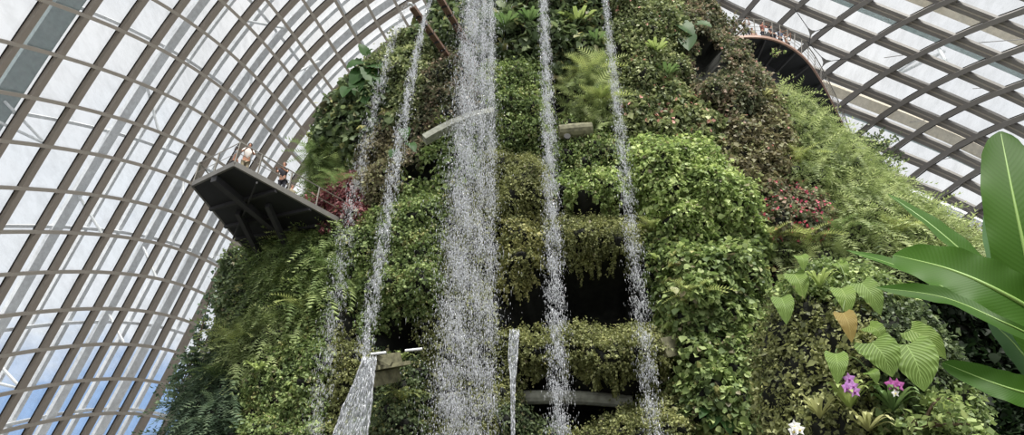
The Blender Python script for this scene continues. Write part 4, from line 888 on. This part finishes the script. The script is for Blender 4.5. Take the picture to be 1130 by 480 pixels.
brom('yellow green strap-leaved bromeliad below the purple orchid', 938, 452, .75, MS2); brom('olive bromeliad at the bottom of the column beside the white orchid', 905, 462, .6, MS3); brom('dark bromeliad under the pair of purple orchids by the big ribbed leaf', 985, 455, .7, MS1)
brom('light bromeliad among dry leaves near the top of the column', 905, 318, .55, MS2); brom('bromeliad near the frame bottom at the outer side of the column', 1035, 462, .6, MS2); brom('brownish bromeliad at the very bottom of the column', 958, 476, .6, MS3, .6)

# orchids
def orchid(lb, blooms, foot, col, r):
    mt_ = leaf_mat((col, col, tuple(min(255, int(x * 1.15)) for x in col)), .35, .5); f0 = colpt(*foot, .1); o = empty('orchid', f0); tag(o, lb, 'orchid')
    for i, (x, y) in enumerate(blooms):
        c = colpt(x, y, .7) - f0; t = np.linspace(0, 1, 8)[:, None]; mm = MB(); mm.tube((1 - t) ** 2 * 0 + 2 * t * (1 - t) * (c / 2 + (0, -.1, .25)) + t ** 2 * c, .006, 5); mm.build('stalk', M_gstem, o, True)
        V = []; F = []; n_ = nrm(np.array([-.3 + .3 * (i % 3), -1, -.15])); a_ = nrm(np.cross(n_, UPV)); b_ = np.cross(a_, n_)
        mmb = MB()
        for k in range(5):
            th = math.pi / 2 + k * 2 * math.pi / 5; d = a_ * math.cos(th) + b_ * math.sin(th); s_ = np.cross(n_, d); wd = .42 if k in (1, 4) else .28
            pts = [c, c + d * r * .4 + s_ * r * wd, c + d * r + n_ * r * .1, c + d * r * .4 - s_ * r * wd]
            pts2 = [p - n_ * .006 for p in pts]
            mmb.add(pts + pts2, [[0, 1, 2, 3], [7, 6, 5, 4]] + [[j, (j + 1) % 4, 4 + (j + 1) % 4, 4 + j] for j in range(4)])
        fl_ = mmb.build('flower', mt_, o)
        mm = MB(); mm.ball(c + n_ * r * .2 - b_ * r * .15, (r * .2, r * .22, r * .2), 8); mm.build('lip', plain('orchid_lip', (150, 60, 150) if col[0] < 225 else (236, 214, 120), .5), fl_, True)
orchid('purple orchid spray leaning beside the folded ribbed leaf', [(937, 418), (941, 426), (934, 428), (943, 432)], (945, 448), (190, 130, 214), .11)
orchid('pair of magenta orchid blooms under the big heart-shaped leaves', [(984, 424), (991, 425)], (990, 446), (190, 84, 180), .12)
orchid('white orchid blooms at the bottom edge of the vine wall', [(877, 470), (882, 474), (875, 476)], (890, 486), (244, 240, 238), .11)
orchid('single small white orchid bloom beside the magenta pair', [(988, 434)], (995, 450), (240, 236, 228), .07)

# single ferns: fronds are parts sharing one mesh
frm = {}
def frond_mesh(pal, key):
    if key in frm: return frm[key]
    T_ = tmpl_frond(18, .17, .5, .55); W, F = T_; o = mesh_np('frond', W, F, leaf_mat(pal, .3), None, np.full(len(W), .65)); me = o.data; bpy.data.objects.remove(o); frm[key] = me; return me
def fern(lb, px, py, s_, pal, key, n=9, out=None):
    p = mpt(px, py, .15) if out is None else out; o = empty('fern', p); tag(o, lb, 'fern'); me = frond_mesh(pal, key)
    for i in range(n):
        a = -math.pi / 2 + (i - (n - 1) / 2) * 2.9 / n * 1.15; el = .35 + .35 * ((i * 7) % 3) / 2
        f = bpy.data.objects.new('frond', me); COL.objects.link(f); f.parent = o
        y = Vector((math.cos(a) * math.cos(el), math.sin(a) * math.cos(el), math.sin(el))); x = y.cross(Vector((0, 0, 1))).normalized(); z = x.cross(y)
        R_ = Matrix((x, y, z)).transposed().to_4x4(); sc = 1.25 * s_ * (.8 + .3 * ((i * 5) % 4) / 3); f.matrix_local = R_ @ Matrix.Scale(sc, 4)
FP = ((122, 146, 62), (156, 176, 84), (186, 200, 116)); FG = ((74, 108, 50), (104, 138, 66), (140, 168, 92))
for lb, px, py, s_, pal, key in (('bright arching fern highest below the pointed walkway', 322, 275, 1.3, FP, 'p'), ('bright yellow green fern in the middle of the fern slope', 335, 350, 1.4, FP, 'p'), ('yellow green fern catching light at the edge above the fern bank', 262, 378, 1.5, FP, 'p'),
    ('soft green fern beneath the walkway bracket', 285, 310, 1.2, FG, 'g'), ('green fern beside the faint misty stream', 365, 305, 1.2, FG, 'g'), ('dark green fern above the feathery bank', 240, 420, 1.2, FG, 'g'), ('green fern behind the walkway handrail', 352, 178, 1.7, FG, 'g'), ('green fern next to the maroon shrub', 375, 205, 1.2, FG, 'g'),
    ('pale fern hanging beside the thin stream above the drum', 650, 88, 1.5, FP, 'p'), ('pale fern hanging lower beside the drum', 662, 118, 1.3, FP, 'p'), ('fern at the side of the olive overhang', 722, 262, 1.1, FP, 'p'), ('fern on the vine wall below the bright mound', 765, 330, 1.2, FP, 'p'),
    ('light fern just above the small dark cavity', 850, 268, 1.2, FP, 'p'), ('light fern below the crimson pink shrub', 890, 272, 1.2, FP, 'p'), ('light fern near the tip of the longest paddle leaf', 925, 262, 1.2, FG, 'g'), ('fern on the far crest below the slender paddle leaf', 985, 262, 1.3, FP, 'p'),
    ('fern on the lime slope above the pink flowers', 885, 180, 1.2, FP, 'p'), ('fern low beside the tilted planter', 445, 440, .9, FP, 'p')):
    fern(lb, px, py, s_, pal, key)

# big-leaved climber standing out against the glass
def bigleaf(name, lb, cat, leaves, crown, wy, mt_, stem=True):
    o = empty(name, at_y(*crown, wy)); tag(o, lb, cat)
    for i, (bx, by, tx, ty, wpx) in enumerate(leaves):
        A = at_y(bx, by, wy - .4); T_ = at_y(tx, ty, wy - .5 - .1 * (i % 3)); M_ = (A + T_) / 2 + (0, -.05, .06); dpt = (A - CAM) @ FW
        blade('leaf', rel([A, M_, T_], o), 1.5 * wpx / FOC * dpt, (.2 * math.sin(i * 2), -1, .5), mt_, o, P_HRT, .15, .08, 12, 4, lobes=.15, seed=i)
        if stem: mm = MB(); mm.tube([np.zeros(3), rel(A, o) * .5 + (0, 0, .1), rel(A, o)], .02, 6); mm.build('petiole', M_gstem, o, True)
MG = leaf_mat(((40, 66, 34), (58, 88, 46), (84, 112, 64)), .3, .5, False, True)
bigleaf('elephant_ear', 'large-leaved climber standing out against the glass above the walkway', 'plant', [(400, 68, 382, 76, 14), (404, 60, 396, 48, 9), (404, 62, 412, 54, 8), (400, 78, 388, 94, 16), (412, 78, 414, 98, 20), (408, 72, 424, 76, 14), (396, 88, 392, 106, 14), (420, 86, 430, 100, 14), (384, 96, 378, 108, 10), (404, 98, 402, 116, 14)], (408, 96), 27.6, MG)
bigleaf('elephant_ear', 'large grey green leaves on the crest above the reddish shrub', 'plant', [(750, 26, 766, 40, 16), (742, 34, 730, 44, 13), (758, 40, 760, 56, 14), (770, 26, 786, 30, 12)], (752, 36), 26.3, MG)
bigleaf('elephant_ear', 'pale arrow-shaped leaves beside the lower end of the thin arcing stream', 'plant', [(446, 142, 448, 155, 9), (452, 158, 458, 168, 8), (436, 165, 431, 175, 8)], (446, 155), 24.9, MG)
bigleaf('elephant_ear', 'dark pair of large leaves at the bottom of the climber wall', 'plant', [(790, 455, 784, 474, 12), (800, 462, 806, 480, 12), (782, 450, 772, 462, 9)], (790, 460), float(mpt(790, 465)[1]) + .1, MG)

# loose treelets breaking the outline
def treelet(name, lb, foot, tips, wy, sz, pal, n=14, spread=.55):
    f0 = at_y(*foot, wy); o = empty(name, f0); tag(o, lb, 'shrub'); mm = MB(); LV = []; LF = []; c = 0; tn_ = []
    for i, (x, y) in enumerate(tips):
        T_ = at_y(x, y, wy + .5 * math.sin(i * 2.3)) - f0; t = np.linspace(0, 1, 9)[:, None]; P = 2 * t * (1 - t) * (T_ / 2 + rng.normal(size=3) * .25 + (0, 0, .2)) + t ** 2 * T_
        mm.tube(P, np.linspace(.035, .008, 9), 5); m_ = n * 4; k = rng.random(m_) ** .6; Pp = np.stack([np.interp(k, t[:, 0], P[:, q]) for q in range(3)], -1) + rng.normal(size=(m_, 3)) * spread * .32
        W, F = place(TL, Pp, nrm(rand_dir(m_) - UPV * .4), nrm(UPV + rand_dir(m_) * .8), sz * np.exp(.25 * rng.normal(size=m_)), 1.2); LV.append(W); LF.append(F + c); c += len(W); tn_.append(np.repeat(rng.random(m_), 4))
    mm.build('branches', M_stem, o); mesh_np('foliage', np.vstack(LV), np.vstack(LF), leaf_mat(pal, .25), o, np.concatenate(tn_))
treelet('treelet', 'loose dark small-leaved treelet sticking out below the end of the curved walkway', (948, 190), [(940, 150), (955, 142), (968, 150), (976, 142), (984, 155), (990, 148), (988, 168), (975, 175), (962, 165), (950, 160), (980, 190), (992, 186), (998, 172), (966, 188), (985, 205), (958, 178), (970, 162), (944, 168)], 30.6, .2, DKG, 16)
treelet('treelet', 'sparse brownish twiggy shrub behind the slender paddle leaf', (1062, 285), [(1040, 262), (1052, 252), (1066, 258), (1082, 250), (1094, 244), (1100, 262), (1076, 268), (1090, 280), (1046, 276), (1108, 276), (1022, 232), (1034, 240)], 29.6, .18, BRN, 9)
treelet('treelet', 'leafy sprigs standing up at the crest under the first visitor', (812, 40), [(806, 20), (812, 14), (818, 26), (800, 16), (822, 34)], 29.6, .2, RED, 6, .35)
treelet('treelet', 'dark drooping twigs hanging beside the foot of the glass wall', (212, 400), [(196, 405), (190, 418), (205, 392), (180, 438), (186, 452), (215, 375), (224, 352), (232, 318), (238, 296)], 29.6, .22, BLU, 14)
treelet('treelet', 'yellowish twiggy shrub reaching over the bottom edge of the frame by the column', (1020, 470), [(1000, 455), (1030, 448), (1045, 455), (1060, 462), (1072, 470), (1010, 462), (1040, 470), (1055, 445)], 11.0, .12, GRN, 12, .3)
treelet('treelet', 'small pale sprig growing beneath the copper rim', (858, 62), [(852, 55), (857, 52), (863, 55), (866, 60)], 29.8, .12, BRT, 3, .2)

GROUPS = {'waterfall': 'waterfalls in front of the planted mountain', 'water_chute': 'small water chutes low on the mountain', 'person': 'visitors on the walkways', 'bird_nest_fern': "bird's nest ferns on the mountain", 'fern': 'single arching ferns on the slopes', 'bromeliad': 'bromeliads on the nearer column', 'orchid': 'orchids on the nearer column', 'ribbed_leaf_plant': 'ribbed-leaf plants on the nearer column', 'elephant_ear': 'large-leaved climbers', 'treelet': 'twiggy shrubs along the outline', 'fern_bank': 'fern banks on the mountain', 'shrub': 'shrubs on the mountain', 'vine_mat': 'vine cushions on the mountain', 'creeper': 'creepers on the planted walls', 'water_spout': 'water spouts at the summit', 'walkway': 'visitor walkways', 'cable_plate': 'star-shaped cable plates', 'tube_light': 'tube lights by the dark niche', 'flowering_shrub': 'flowering shrubs on the mountain'}
for o in list(COL.objects):
    b = o.name.split('.')[0]
    if o.parent is None and b in GROUPS and 'label' in o: o['group'] = GROUPS[b]
